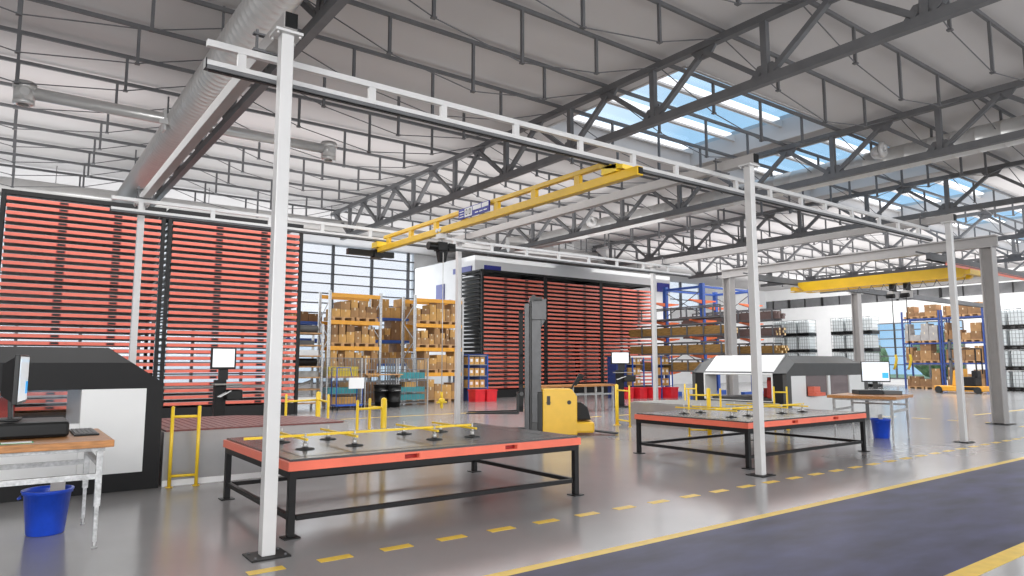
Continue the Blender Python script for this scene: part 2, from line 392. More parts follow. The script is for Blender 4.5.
build('pipe', MB().cyl((.05,17,7.3), (6.35,17,7.3), .13, 18), 'galv', t)
nozzle(t, -.05, 17, 7.3); nozzle(t, 6.5, 17, 7.3)
build('clamp', MB().box(2.55, 16.85, 7.0, 2.6, 17.15, 7.5).box(2.45, 16.8, 7.12, 2.7, 16.84, 7.22), 'postwhite', t)
t = thing('header_duct', 'long smooth duct along the back, above the red storage towers', 'duct', (8, 28, 7.5))
build('duct_pipe', MB().cyl((-9,28.2,7.6), (17,28.2,7.6), .34, 24), 'galv', t)
build('duct_elbow', MB().tube([(17,28.2,7.6),(18.5,28.2,7.6),(20,28.1,7.55),(22,27.8,7.5),(24.5,27.6,7.5),(26,27.6,7.5)], .34, 24), 'galv', t)
for x in (-4, 1, 6, 11, 16): build('hanger_rod', MB().cyl((x,28.2,7.9), (x,28.2,ZR), .012, 6), 'steel', t)
t = thing('supply_duct', 'silver duct behind the truss right of the skylight, with round outlets', 'duct', (21, 12, 7.9))
m = ribbed('y', (20.9, 0, 7.75), .36, -5, 22.5, .6); build('duct_pipe', m, 'galv', t)
build('duct_elbow', MB().tube([(20.9,22.4,7.75),(20.85,23.6,7.7),(20.5,24.7,7.6),(19.8,25.5,7.45),(18.8,25.9,7.3)], .36, 24), 'galv', t)
for y in (9.45, 21.8):
    m = MB(); m.cyl((20.62,y,7.95), (20.2,y-.1,7.85), .2, 18); m.lathe([(.06,.0),(.09,-.05),(.16,-.06),(.22,-.02),(.22,.05),(.02,.06)], (20.1,y-.3,7.88), 'y', 20)
    m.cyl((20.0,y-.25,7.85), (20.3,y+.05,7.85), .1, 14)
    build('round_outlet', m, 'postwhite', t, label='white round throw outlet')
t = thing('riser_duct', 'square pale duct box dropping onto the white office roof', 'duct', (28, 27, 7.3))
build('box_duct', MB().box(25.4, 28.6, 7.68, 27.9, 30.2, 8.3), 'postwhite', t); build('collar', MB().box(25.3, 28.5, 8.3, 28.0, 30.3, ZR-.005).box(25.35,28.55,7.6,27.95,30.25,7.68), 'postwhite', t)

# ------------------------------------------------------------------ light gantry (posts, beams, rails)
ZP = 4.86
GX = [1.98, 9.41, 16.88]; GY = [6.37, 15.15]
gl = {(0,0): 'tall light grey gantry post nearest the camera, at the left', (1,0): 'light grey gantry post at the near corner of the second pallet table',
      (2,0): 'light grey gantry post behind the dashed line, right of the blue bin', (0,1): 'light grey gantry post in front of the left red storage tower',
      (1,1): 'light grey gantry post left of the open dark tower side', (2,1): 'light grey gantry post at the right end of the far red towers'}
def make_post(x, y, label):
    t = thing('gantry_post', label, 'post', (x, y, 0), 0, 'light gantry posts')
    w = .06
    m = MB(); m.box(x-w, y-w, .012, x+w, y+w, ZP)
    build('column', m, 'postwhite', t, .008)
    build('base_plate', MB().box(x-.17, y-.15, 0, x+.17, y+.15, .014), 'dark', t)
    for sx in (-1,1):
        for sy in (-1,1): build('anchor_bolt', MB().cyl((x+sx*.13,y+sy*.11,.012), (x+sx*.13,y+sy*.11,.03), .012, 6), 'steel', t)
    build('top_plate', MB().box(x-.13, y-.11, ZP-.02, x+.13, y+.11, ZP+.006), 'postwhite', t)
    m = MB()
    for sx in (-1,1):
        for sy in (-1,1): m.cyl((x+sx*.105,y+sy*.085,ZP-.05), (x+sx*.105,y+sy*.085,ZP-.02), .014, 6)
    build('top_bolts', m, 'galv', t)
    return t
pr0 = make_post(GX[0], GY[0], gl[(0,0)])
for i in range(3):
    for j in range(2):
        if (i,j) != (0,0): o = copy_tree(pr0); o.location = (GX[i], GY[j], 0); o['label'] = gl[(i,j)]
bl = ['grey gantry beam running back from the post nearest the camera', 'grey gantry beam running back from the second near post', 'grey gantry beam running back from the third near post']
for i, x in enumerate(GX):
    t = thing('gantry_beam', bl[i], 'beam', (x, 10, ZP), 0, 'gantry beams on the posts')
    build('hollow_section', MB().box(x-.065, 6.24, ZP+.006, x+.065, 15.4, ZP+.165), 'silver', t, .006)
    build('end_cap', MB().box(x-.058, 6.222, ZP+.014, x+.058, 6.24, ZP+.158), 'black', t, label='black plastic end cap')
def rail(y, xa, xb, za, zt, label, sp):
    t = thing('crane_rail', label, 'crane rail', ((xa+xb)/2, y, za), 0, 'twin chord crane rails')
    m = MB(); m.box(xa, y-.045, za+.04, xb, y+.045, za+.088); m.box(xa, y-.040, za, xb, y+.040, za+.04, 1)
    build('lower_chord', m, ['railgrey','steel'], t); build('upper_chord', MB().box(xa, y-.03, zt-.065, xb-.1, y+.03, zt), 'railgrey', t)
    build('running_slot', MB().box(xa+.02, y-.02, za-.012, xb-.02, y+.02, za), 'black', t)
    build('end_plug', MB().box(xa-.012, y-.05, za+.005, xa, y+.05, za+.1), 'black', t)
    for x in sp: build('spacer', MB().box(x-.04, y-.025, za+.088, x+.04, y+.025, zt-.065), 'railgrey', t)
    for x in GX:
        if xa < x < xb:
            h = MB()
            for s in (-.13, .13): h.box(x+s-.012, y-.012, zt-.03, x+s+.012, y+.012, ZP+.23)
            h.box(x-.17, y-.03, ZP+.17, x+.17, y+.03, ZP+.19); h.box(x-.17, y-.05, zt+.005, x+.17, y+.05, zt+.03)
            build('hanger', h, 'steel', t, label='dark threaded hanger clamped over the beam')
    return t
rail(6.9, 1.38, 17.25, 4.545, 4.845, 'near crane rail of two chords hanging below the gantry beams', [1.71, 3.12, 4.05, 5.14, 6.26, 7.31, 8.27, 9.8, 10.8, 11.79, 12.63, 13.65, 14.78, 15.63, 16.6])
rail(14.62, 1.40, 18.1, 4.545, 4.845, 'far crane rail of two chords in front of the red towers', [1.9]+[3.2+1.15*k for k in range(13)])

# yellow bridge girder of the light crane, with its hoist
t = thing('crane_bridge', 'slim yellow two-chord crane bridge between the near and far rails', 'crane', (6.9, 10.5, 4.3))
XB = 6.9
m = MB(); m.box(XB-.06, 6.38, 4.29, XB+.06, 14.75, 4.42); build('lower_chord', m, 'craneyel', t, .01)
build('upper_chord', MB().box(XB-.04, 7.02, 4.56, XB+.04, 14.35, 4.64), 'craneyel', t, .01)
for k in range(7): build('spacer', MB().box(XB-.035, 7.6+k*1.08, 4.41, XB+.035, 7.72+k*1.08, 4.57), 'craneyel', t)
build('end_opening', MB().box(XB-.04, 6.366, 4.31, XB+.04, 6.38, 4.40), 'black', t, label='dark square end of the chord')
build('carriage', MB().beam((XB,6.62,4.46), (XB,7.1,4.56), .2, .06).box(XB-.1,6.75,4.42,XB+.1,7.05,4.53), 'yellow', t, label='yellow front carriage bracket')
build('carriage', MB().box(XB-.12, 14.5, 4.40, XB+.12, 14.8, 4.53), 'yellow', t, label='yellow rear carriage bracket')
s = MB(); s.box(XB-.09, 9.95, 4.43, XB-.065, 10.98, 4.625, 0)
s.box(XB-.096, 9.97, 4.53, XB-.09, 10.18, 4.61, 1); s.box(XB-.096, 10.21, 4.53, XB-.09, 10.48, 4.61, 1); s.box(XB-.096, 10.51, 4.445, XB-.09, 10.76, 4.61, 1)
for k in range(2):
    yc = 10.58+k*.11
    for (dy, dz, w, h) in ((0,.045,.05,.014),(0,-.045,.05,.014),(-.022,0,.01,.09),(.022,0,.01,.09)): s.box(XB-.10, yc+dy-w/2, 4.53+dz-h/2, XB-.096, yc+dy+w/2, 4.53+dz+h/2, 2)
for k in range(3): s.box(XB-.096, 10.02+k*.14, 4.465, XB-.09, 10.12+k*.14, 4.485, 1); s.box(XB-.096, 10.80, 4.46+.05*k, XB-.09, 10.94, 4.475+.05*k, 1)
build('name_plate', s, ['signblue','signwhite','stamp'], t, label='blue and white maker plate')
build('end_truck', MB().box(XB-.75, 14.66, 4.20, XB+.40, 14.80, 4.33).box(XB-.12,14.62,4.17,XB+.1,14.86,4.36), 'black', t, label='black end truck under the far rail')
h = thing('chain_hoist', 'black electric chain hoist hanging from the yellow bridge', 'hoist', (XB, 11.7, 4.0))
HY = 11.78
build('trolley', MB().box(XB-.07, HY-.10, 4.19, XB+.07, HY+.10, 4.29).cyl((XB-.08,HY-.06,4.36),(XB+.08,HY-.06,4.36),.04,10).cyl((XB-.08,HY+.06,4.36),(XB+.08,HY+.06,4.36),.04,10), 'galv', h)
build('motor_body', MB().cyl((XB-.30,HY,4.03), (XB+.28,HY,4.03), .085, 16).box(XB-.12,HY-.10,3.94,XB+.10,HY+.10,4.12).box(XB+.14,HY-.08,3.95,XB+.30,HY+.08,4.11), 'black', h, .01)
build('chain_bucket', MB().loft([[(XB-.08,HY-.09,3.95),(XB+.12,HY-.09,3.95),(XB+.12,HY+.09,3.95),(XB-.08,HY+.09,3.95)],[(XB-.05,HY-.06,3.72),(XB+.09,HY-.06,3.72),(XB+.09,HY+.06,3.72),(XB-.05,HY+.06,3.72)]]), 'dark', h, .015)
build('suspension_hook', MB().tube([(XB,HY,4.2),(XB+.03,HY,4.16),(XB,HY,4.1)], .02, 8), 'galv', h)
build('chain', MB().cyl((XB-.02,11.66,3.9), (XB-.02,11.66,1.16), .009, 6), 'galv', h)
p = MB(); p.cyl((XB-.02,11.66,1.15), (XB-.02,11.66,1.02), .026, 10); p.lathe([(.02,.02),(.05,.0),(.07,-.03),(.055,-.07),(.03,-.08),(.03,-.16),(.02,-.19),(.005,-.19)], (XB-.02,11.66,1.02), 'z', 14)
p.cyl((XB-.13,11.66,.95), (XB+.09,11.66,.95), .02, 8)
build('lifting_handle', p, 'yellow', h, label='yellow lifting handle on the chain end')

# ================================================================== FOREGROUND
# ---- pallet tables with the salmon tray and dark sheet
def tray_table(x0, label):
    x1, y0, y1 = x0+3.80, 6.84, 9.31
    t = thing('pallet_table', label, 'table', ((x0+x1)/2, (y0+y1)/2, 0), 0, 'pallet tables')
    L = .035
    for sx, xx in ((0, x0+L), (1, x1-L)):
        for yy in (y0+L, y1-L):
            build('leg', MB().box(xx-L, yy-L, .012, xx+L, yy+L, .58), 'dark', t, .004)
            build('foot_plate', MB().box(xx-.08, yy-.08, 0, xx+.08, yy+.08, .012), 'dark', t)
    for yy in (y0+.045, y1-.045): build('lower_rail', MB().box(x0+.09, yy-.025, .16, x1-.09, yy+.025, .21), 'dark', t)
    for xx in (x0+.045, x1-.045): build('lower_rail', MB().box(xx-.025, y0+.09, .16, xx+.025, y1-.09, .21), 'dark', t)
    m = MB()
    m.box(x0, y0, .575, x1, y0+.08, .645).box(x0, y1-.08, .575, x1, y1, .645).box(x0, y0+.08, .575, x0+.08, y1-.08, .645).box(x1-.08, y0+.08, .575, x1, y1-.08, .645)
    build('table_frame', m, 'dark', t)
    o = .02
    # salmon tray with two handling slots on the long sides
    m = MB(); X0_, X1_ = x0-o, x1+o
    for yy, s in ((y0-o, 1), (y1+o, -1)):
        a, b = sorted((yy, yy+s*.06)); sl = (x0+1.25, x0+2.6); cuts = [X0_, sl[0], sl[0]+.18, sl[1], sl[1]+.18, X1_]
        for i in (0, 2, 4): m.box(cuts[i], a, .645, cuts[i+1], b, .735)
        for i in (1, 3): m.box(cuts[i], a, .645, cuts[i+1], b, .668); m.box(cuts[i], a, .715, cuts[i+1], b, .735)
    m.box(X0_, y0+.04, .645, X0_+.06, y1-.04, .735); m.box(X1_-.06, y0+.04, .645, X1_, y1-.04, .735); m.box(X0_+.05, y0+.04, .648, X1_-.05, y1-.04, .66)
    build('tray', m, 'orange', t)
    m = MB()
    for q in sl: m.box(q, y0+.045, .66, q+.18, y0+.09, .72)
    for q in sl: m.box(q, y1-.09, .66, q+.18, y1-.045, .72)
    build('slot_liner', m, 'slot', t, label='deep red handling slots')
    m = MB(); m.box(x0+.01, y0+.01, .72, x1-.01, y1-.01, .757); build('steel_sheet', m, 'sheet', t, .003, label='glossy dark steel sheet on top')
    m = MB()
    for yy in (y0+.18, y1-.18): m.box(x0+.16, yy-.006, .7575, x1-.3, yy+.006, .7585)
    m.box(x0+.16, y0+.18, .7575, x0+.172, y1-.18, .7585); m.box(x1-.312, y0+.18, .7575, x1-.3, y1-.18, .7585)
    build('scribed_line', m, 'black', t)
    return t
tray_table(2.32, 'salmon red pallet table with a dark steel top, between the two nearest posts')
tray_table(9.80, 'salmon red pallet table with a dark steel top, right of the yellow stacker')
def suction_frame(x0, x1, yb, cups, label):
    """long bar along X with cross bars and suction cups"""
    t = thing('suction_lifting_frame', label, 'lifting frame', ((x0+x1)/2, yb, .75), 0, 'yellow suction lifting frames')
    zb = .90
    build('long_bar', MB().box(x0, yb-.013, zb-.013, x1, yb+.013, zb+.013), 'yellow', t)
    for cx in sorted(set(c[0] for c in cups)):
        ys = [c[1] for c in cups if c[0] == cx]
        build('cross_bar', MB().box(cx-.042, min(ys)-.14, zb-.037, cx-.018, max(ys)+.17, zb-.013), 'yellow', t)
    for cx, cy in cups:
        c = build('suction_cup', MB().lathe([(.005,.757),(.10,.757),(.104,.762),(.095,.768),(.04,.772),(.03,.785),(.005,.785)], (cx,cy,0), 'z', 20), 'rubber', t)
        build('stem', MB().cyl((cx,cy,.78), (cx,cy,.83), .026, 10).cyl((cx,cy,.83), (cx,cy,.865), .016, 10).cyl((cx,cy,.865), (cx,cy,.93), .011, 8), 'galv', c)
    return t
suction_frame(2.1, 4.98, 7.68, [(x, y) for x in (2.73,3.31,4.37,4.93) for y in (7.57,8.38)], 'yellow suction frame with black cups lying on the left pallet table')
suction_frame(10.1, 12.9, 7.7, [(x, y) for x in (10.35,10.84,11.9,12.6) for y in (7.55,8.6)], 'yellow suction frame with black cups lying on the right pallet table')

# ---- work desks with wooden tops
def desk(x0, y0, label, rz=0.0):
    W, D = 1.55, 1.42
    t = thing('work_desk', label, 'desk', (x0, y0, 0), rz, 'height adjustable wooden work desks')
    B = lambda *a: MB().box(*a)
    build('desk_top', B(-.0, 0, .925, W, D, .99), 'wood', t, .006, True)
    build('under_frame', MB().box(.06,.1,.885,W-.06,.15,.925).box(.06,D-.15,.885,W-.06,D-.1,.925).box(.06,.15,.885,.11,D-.15,.925).box(W-.11,.15,.885,W-.06,D-.15,.925), 'galvdull', t, .003, True)
    for xx in (.1, W-.1):
        for yy in (.12, D-.12):
            build('leg', MB().box(xx-.026,yy-.026,.38,xx+.026,yy+.026,.885).box(xx-.017,yy-.017,.06,xx+.017,yy+.017,.38).cyl((xx,yy,0),(xx,yy,.06),.012,8).cyl((xx,yy,0),(xx,yy,.012),.024,10), 'galvdull', t, .002, True)
    for yy in (.12, D-.12): build('stretcher', B(.126, yy-.02, .63, W-.126, yy+.02, .68), 'galvdull', t, 0, True)
    build('stretcher', B(W-.12, .146, .74, W-.08, D-.146, .78), 'galvdull', t, 0, True)
    return t
desk(-.68, 7.46, 'wooden topped work desk on grey legs at the left edge of the frame')
desk(15.43, 7.07, 'wooden topped work desk on grey legs beside the right machine', math.radians(11.5))
def computer(x, y, z, rz, label, sc_=1.0, parts_txt=None):
    t = thing('monitor', label, 'monitor', (x, y, z), rz, 'desk monitors')
    # local: screen faces -y
    build('bezel', MB().box(-.27,-.02,.14,.27,.02,.56), 'black', t, .006, True)
    build('back_shell', MB().loft([[(-.25,.02,.16),(.25,.02,.16),(.25,.02,.54),(-.25,.02,.54)],[(-.19,.11,.22),(.19,.11,.22),(.19,.11,.48),(-.19,.11,.48)]]), 'dark', t, 0, True)
    s = build('screen', MB().box(-.25,-.023,.165,.25,-.02,.545), 'screen', t, 0, True)
    m = MB(); m.box(.12,-.025,.22,.235,-.0235,.33)
    build('blue_tile', m, 'screenblue', s, 0, True)
    m = MB().box(-.24,-.025,.50,.23,-.0235,.52)
    for k in range(6): m.box(-.22,-.0246,.25+k*.036,-.02+.02*(k%3),-.0235,.254+k*.036)
    m.box(-.242,-.0245,.22,-.238,-.0235,.52); build('menu_bar', m, 'screenlight', s, 0, True)
    build('stand', MB().beam((0,.05,0),(0,.07,.3),.09,.03,up=(0,1,0)).box(-.13,-.02,0,.13,.18,.015), 'black', t, .003, True)
    t.scale = (sc_, sc_, sc_)
    return t
computer(.13, 8.30, 1.155, math.radians(82), 'monitor seen almost edge-on, on the left desk', 1.12)
t = thing('computer_case', 'long flat black computer case lying on the left desk', 'computer', (0, 8.3, .99))
build('case', MB().box(-.55, 7.98, .995, .54, 8.62, 1.15), 'black', t, .03); build('front_slot', MB().box(-.5, 7.965, 1.05, -.1, 7.98, 1.10), 'dark', t)
t = thing('keyboard', 'dark keyboard at the right end of the left desk', 'keyboard', (.7, 8.35, .99))
build('keyboard_base', MB().box(.585, 8.02, .99, .80, 8.70, 1.008), 'black', t, .004)
m = MB()
for r in range(5):
    for k in range(14): m.box(.60+r*.038, 8.04+k*.046, 1.008, .63+r*.038, 8.075+k*.046, 1.016)
o = build('keys', m, 'key', t); o['kind'] = 'stuff'
t = thing('id_card', 'white card with a green edge on the left desk', 'card', (.13, 7.68, .99))
build('card_holder', MB().box(.0, 7.60, .99, .25, 7.76, .994), 'green', t); build('paper', MB().box(.012, 7.612, .994, .238, 7.748, .996), 'white', t)
computer(16.47, 7.98, 1.11, math.radians(-52), 'monitor with a pale screen and blue tile, on the right desk', 1.14)
t = thing('computer_case', 'flat black computer case under the right desk monitor', 'computer', (16.35, 7.95, .99))
o = MB(); o.box(-.44,-.24,0,.10,.24,.1); build('case', o, 'black', t, .008, True); build('side_case', MB().box(.11,-.24,0,.5,.24,.085), 'darkgrey', t, .008, True)
t.rotation_euler = (0,0,math.radians(-45))
def waste_bin(x, y, label):
    t = thing('waste_bin', label, 'bin', (x, y, 0), 0, 'blue waste bins')
    R, r, H = .215, .155, .44
    m = MB().lathe([(.01,.0),(r,0),(r+.01,.01),(R-.01,H-.04),(R+.004,H-.04),(R+.006,H-.02),(R+.012,H-.015),(R+.012,H),(R-.008,H),(R-.012,H-.03),(r-.01,.02),(.01,.02)], (0,0,0), 'z', 32)
    build('bin_body', m, 'bin', t, 0, True)
    build('handle', MB().tube([(-R-.01,-.06,H-.06),(-R-.03,-.03,H-.075),(-R-.03,.03,H-.075),(-R-.01,.06,H-.06)], .008, 6), 'bin', t, 0, True)
    build('waste_paper', MB().loft([[(.02,-.02,.2),(.14,-.02,.2),(.14,.02,.2),(.02,.02,.2)],[(.02,.06,H+.07),(.15,.04,H+.09),(.15,.05,H+.09),(.02,.07,H+.07)]]), 'greybox', t, 0, True, label='grey scrap sticking out')
    return t
waste_bin(.43, 8.52, 'blue plastic waste bin under the left desk')
waste_bin(16.32, 7.85, 'blue plastic waste bin under the right desk')

# ---- laser machines (house shaped enclosures)
def machine(xl, label, near):
    xr, y0, y1 = xl+4.4, 10.66, 13.85
    t = thing('laser_machine', label, 'machine', ((xl+xr)/2, y0, 0), 0, 'laser cutting machines')
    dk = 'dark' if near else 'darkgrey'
    for yy, s, nm in ((y0, 1, 'front_gable'), (y1, -1, 'rear_gable')):
        m = MB(); a, b = sorted((yy, yy+s*.12))
        m.prism([(xl,1.36),(xr,1.36),(xr,1.43),(xr-.40,1.71),(xl+.40,1.71),(xl,1.43)], a, b, 'y')
        m.box(xl, a, 0, xl+.21, b, 1.36); m.box(xr-.21, a, 0, xr, b, 1.36); m.box(xl+.21, a, 0, xr-.21, b, .24)
        build(nm, m, dk, t)
    pf = lambda y: [(xl,y,1.40),(xl,y,1.43),(xl+.40,y,1.71),(xr-.40,y,1.71),(xr,y,1.43),(xr,y,1.40)]
    pr_ = lambda y: [(xl,y,1.40),(xl,y,1.43),(xl+.66,y,1.92),(xr-.66,y,1.92),(xr,y,1.43),(xr,y,1.40)]
    build('roof', MB().loft([pf(y0+.02), pr_(y0+.38), pr_(y1-.38), pf(y1-.02)]), dk, t)
    # side posts
    for sx in (xl, xr-.05):
        build('side_panel', MB().box(sx, y0+.12, 0, sx+.05, y0+.42, 1.42), 'dark', t); build('side_panel', MB().box(sx, y1-.45, 0, sx+.05, y1-.12, 1.42), 'dark', t)
    # interior base and red cutting head
    build('machine_bed', MB().box(xl+.3, y0+.5, 0, xr-.3, y1-.5, .72), 'darkgrey', t)
    hx = xl+(2.0 if near else 1.0)
    m = MB().box(hx,y0+.9,.72,hx+(.74 if near else .85),y0+1.4,1.25 if near else .98).box(hx+.05,y0+1.0,.98,hx+.5,y0+1.3,1.30); build('cutting_head', m, 'machred', t, .02, label='red cutting head inside the machine')
    m = MB().box(xl+.35,y0+.55,.72,xl+.85,y0+.85,1.24); build('control_unit', m, 'machred', t, .02, label='red unit standing inside')
    # front white panels
    if near:
        build('door_block', MB().box(xr-.97, y0-.012, .24, xr-.21, y0+2.5, 1.36), 'panel', t, .004)
        m = MB().box(xl+.21, y0+.02, .24, xr-.97, y0+.08, .92); build('lower_panel', m, 'panel', t)
        build('window_glass', MB().box(xl+.9, y0+.05, .92, xr-.98, y0+.06, 1.36), 'clearglass', t)
        build('door_block', MB().box(xl+.21, y0+.01, .92, xl+.9, y0+.9, 1.36), 'panel', t)
        build('window_glass', MB().box(xl+.9, y1-.06, .92, xr-.98, y1-.05, 1.36), 'clearglass', t)
    else:
        m = MB(); z0, z1 = .24, 1.36
        cols = [(xl+.21, xl+.95), (xl+2.12, xl+2.24), (xl+3.32, xr-.21)]
        for a, b in cols: m.box(a, y0+.01, .78, b, y0+.07, z1)
        m.box(xl+.21, y0+.01, z0, xr-.21, y0+.07, .78); build('front_panel', m, 'panel', t)
        build('window_glass', MB().box(xl+.95, y0+.05, .78, xl+2.12, y0+.06, z1), 'machglass', t); build('window_glass', MB().box(xl+2.24, y0+.05, .78, xl+3.32, y0+.06, z1), 'machglass', t)
        m = MB().box(xl+1.0,y0-.25,.80,xl+1.5,y0+.0,.9).box(xl+1.0,y0-.2,.9,xl+1.32,y0+.0,1.06); 
        build('control_panel', m, 'orange', t, .01, label='salmon control unit in front of the window')
        build('inner_wall', MB().box(xl+.95, y0+.6, .5, xl+3.4, y0+.64, 1.36), 'board', t)
        # white canopy and opening on the left side
        ya, yb = y0+.42, y1-.45
        build('canopy', MB().prism([(xl-.03,1.40),(xl+.0,1.37),(xl+.04,1.40),(xl+.66,1.925),(xl+.62,1.94)], ya, yb, 'y'), 'panel', t)
        m = MB(); m.box(xl-.02, ya, .62, xl+.03, ya+.04, 1.40); m.box(xl-.02, ya, .62, xl+.03, yb, .66); m.box(xl-.02, yb-.04, .62, xl+.03, yb, 1.40)
        m.box(xl, yb-.03, .62, xl+.55, yb, 1.38); build('opening_frame', m, 'panel', t)
        build('side_base', MB().box(xl, ya, 0, xl+.05, yb, .55), 'white', t); build('sill', MB().box(xl-.03, ya, .55, xl+.3, yb, .64), 'dark', t)
    return t
machine(-2.6, 'large black and white laser machine behind the left desk', True)
machine(17.1, 'grey and white laser machine with a white canopy, behind the right table', False)
def changer(x0, x1, label, y0=10.72, y1=13.2, dz=0.0, deck='perf'):
    t = thing('pallet_changer', label, 'machine', ((x0+x1)/2, y0, 0), 0, 'pallet changers beside the machines')
    poly = [(x0,y0),(x1,y0),(x1,y1-1.1),(x1-1.1,y1),(x0,y1)]
    build('housing', MB().prism(poly, 0, .74-dz, 'z'), 'housing', t)
    ins = [(x0+.03,y0+.05),(x1-.06,y0+.05),(x1-.06,y1-1.13),(x1-1.13,y1-.06),(x0+.03,y1-.06)]
    build('perforated_deck', MB().prism(ins, .74-dz, .765-dz, 'z'), deck, t, label='studded deck')
    m = MB(); yy = y0+.14; xx = x0+.15
    while yy < y1-.2:
        xx = x0+.12
        while xx < x1-.15-max(0, yy-(y1-1.2)):
            m.box(xx, yy, .765-dz, xx+.03, yy+.03, .770-dz); xx += .115
        yy += .12
    o = build('deck_stud', m, deck, t); o['kind'] = 'stuff'
    build('end_step', MB().box(x1-.55, y0-.16, .60, x1-.1, y0, .70), 'galv', t) if False else None
    build('skirt', MB().box(x0, y0-.02, 0, x1, y0, .08), 'white', t)
    return t
changer(1.85, 4.57, 'low grey pallet changer with a red studded deck, behind the left table')
changer(14.4, 17.0, 'low grey pallet changer left of the right machine', 10.75, 13.9, .14, 'board')

# ---- yellow tube guards
def guard(x, y, w, h, rz, label, thick=False, double=False, single=False):
    t = thing('safety_guard', label, 'guard rail', (x, y, 0), rz, 'yellow tube safety guards')
    for xx, r in ((0, .024), (w, .05 if thick else .024))[:1 if single else 2]:
        m = MB().cyl((xx,0,.006),(xx,0,h),r,14).cyl((xx,0,0),(xx,0,.01),r*2.1,14); m.lathe([(r,h),(r*.7,h+r*.6),(.002,h+r*.8)], (xx,0,0), 'z', 14)
        build('post', m, 'yellow', t, 0, True)
    build('top_rail', MB().cyl((0,0,h-.13),(w-(.05 if single else 0),0,h-.13),.02,10), 'yellow', t, 0, True)
    if double: build('bottom_rail', MB().cyl((0,0,.15),(w,0,.15),.02,10), 'yellow', t, 0, True)
    return t
def guard2(p, q, label, thick=False, double=False, h=1.09, single=False):
    return guard(p[0], p[1], math.dist(p, q), h, math.atan2(q[1]-p[1], q[0]-p[0]), label, thick, double, single)
guard2((1.925,10.60), (2.26,10.55), 'narrow yellow guard at the right front corner of the black machine', False, True)
guard2((4.46,13.5), (5.22,13.8), 'yellow guard beyond the left changer, its right post thick', True)
guard2((5.08,12.9), (5.21,13.75), 'thin yellow guard joined to the thick post beyond the left changer', single=True)
guard2((4.68,10.62), (5.17,10.66), 'yellow guard right of the left changer, ending in a thick post', True)
guard2((5.08,11.02), (5.165,10.70), 'thin yellow guard post joined behind the thick post right of the left changer', single=True)
guard2((13.66,13.2), (13.80,13.82), 'yellow ladder-like guard left of the right pallet table', True, True)
guard2((13.08,10.72), (13.36,10.36), 'yellow guard behind the right table, ending in a thick post', True, True)
guard2((13.78,10.34), (13.41,10.36), 'thin yellow guard right of the thick post behind the right table', False, False, single=True)
guard2((16.10,10.42), (16.34,10.2), 'narrow yellow guard at the dark corner of the right machine', False, True)
guard2((16.22,13.42), (16.46,13.2), 'small yellow guard left of the white canopy', False, True)

# ================================================================== STORAGE TOWERS
def tower(x0, x1, y, zb, zt, pitch, top, label, depth=2.1, side=False):
    t = thing('storage_tower', label, 'storage tower', ((x0+x1)/2, y, 0), 0, 'red tray storage towers')
    for xx in (x0, x1-.10):
        build('front_column', MB().box(xx, y-.04, 0, xx+.10, y+.10, top), 'dark', t)
        build('rear_column', MB().box(xx, y+depth-.12, 0, xx+.10, y+depth, top), 'dark', t)
    build('top_frame', MB().box(x0, y-.03, min(zt+.10, top-.1), x1, y+.08, top+.02).box(x0, y-.03, top-.06, x0+.1, y+depth, top+.02).box(x1-.1, y-.03, top-.06, x1, y+depth, top+.02).box(x0, y+depth-.1, top-.06, x1, y+depth, top+.02), 'dark', t)
    build('plinth', MB().box(x0, y-.02, 0, x1, y+depth, zb-.12), 'dark', t)
    build('roof_panel', MB().box(x0+.1, y+.1, top+.02, x1-.1, y+depth-.1, top+.04), 'dark', t)
    for xx in (x0+.02, x1-.06):
        m = MB()
        z = zb-.03
        m.box(xx, y+.12, zb-.12, xx+.03, y+.16, top-.06)
        while z < zt: m.box(xx, y+.14, z, xx+.04, y+depth-.1, z+.05); z += pitch
        build('support_rail', m, 'dark', t)
    z = zb; k = 0
    w = x1-x0; rr = random.Random(int(x0*10)+3)
    while z <= zt+.001:
        m = MB(); a, b = x0+.13, x1-.13
        m.box(a, y-.05, z-.052, b, y+.04, z+.038, 0); m.box(a+.01, y-.03, z+.038, b-.01, y+.04, z+.05, 4)
        m.box(a+.02, y+.04, z-.05, b-.02, y+depth-.15, z-.02, 1)
        for q in (.345, .70): m.box(a+(b-a)*q-.11, y-.056, z-.040, a+(b-a)*q+.11, y-.048, z+.030, 3); m.box(a+(b-a)*q-.085, y-.060, z-.028, a+(b-a)*q+.085, y-.056, z+.026, 2)
        build('tray', m, ['trayred','board','black','slot','traylip'], t)
        if rr.random() < .8: 
            h = rr.uniform(.02, .07); build('stored_sheet', MB().box(a+.15, y+.15, z-.02, b-.15-rr.random()*.8, y+depth-.3, z-.02+h), 'greybox', t)
        z += pitch; k += 1
    if side:
        z = zb
        while z <= zt+.001:
            build('side_louvre', MB().beam((x0-.03,y+.12,z+.02), (x0-.03,y+depth-.12,z+.02), .05, .13, up=(-.5,0,.85)), 'dark', t); z += pitch
    return t
tower(-.40, 3.70, 23.07, .48, 6.26, .1985, 6.45, 'leftmost red tray storage tower, behind the black machine')
tower(3.78, 8.0, 23.07, .48, 6.20, .1985, 6.45, 'red tray storage tower with the terminal in front, next to the leftmost one')
tower(19.0, 23.1, 28.4, .52, 6.24, .212, 6.42, 'left one of the three distant red storage towers, behind the stacker', side=True)
tower(23.12, 27.2, 28.4, .52, 6.20, .212, 6.42, 'middle one of the three distant red storage towers')
tower(27.22, 31.6, 28.4, .52, 6.20, .212, 6.42, 'right one of the three distant red storage towers, behind the gantry post')

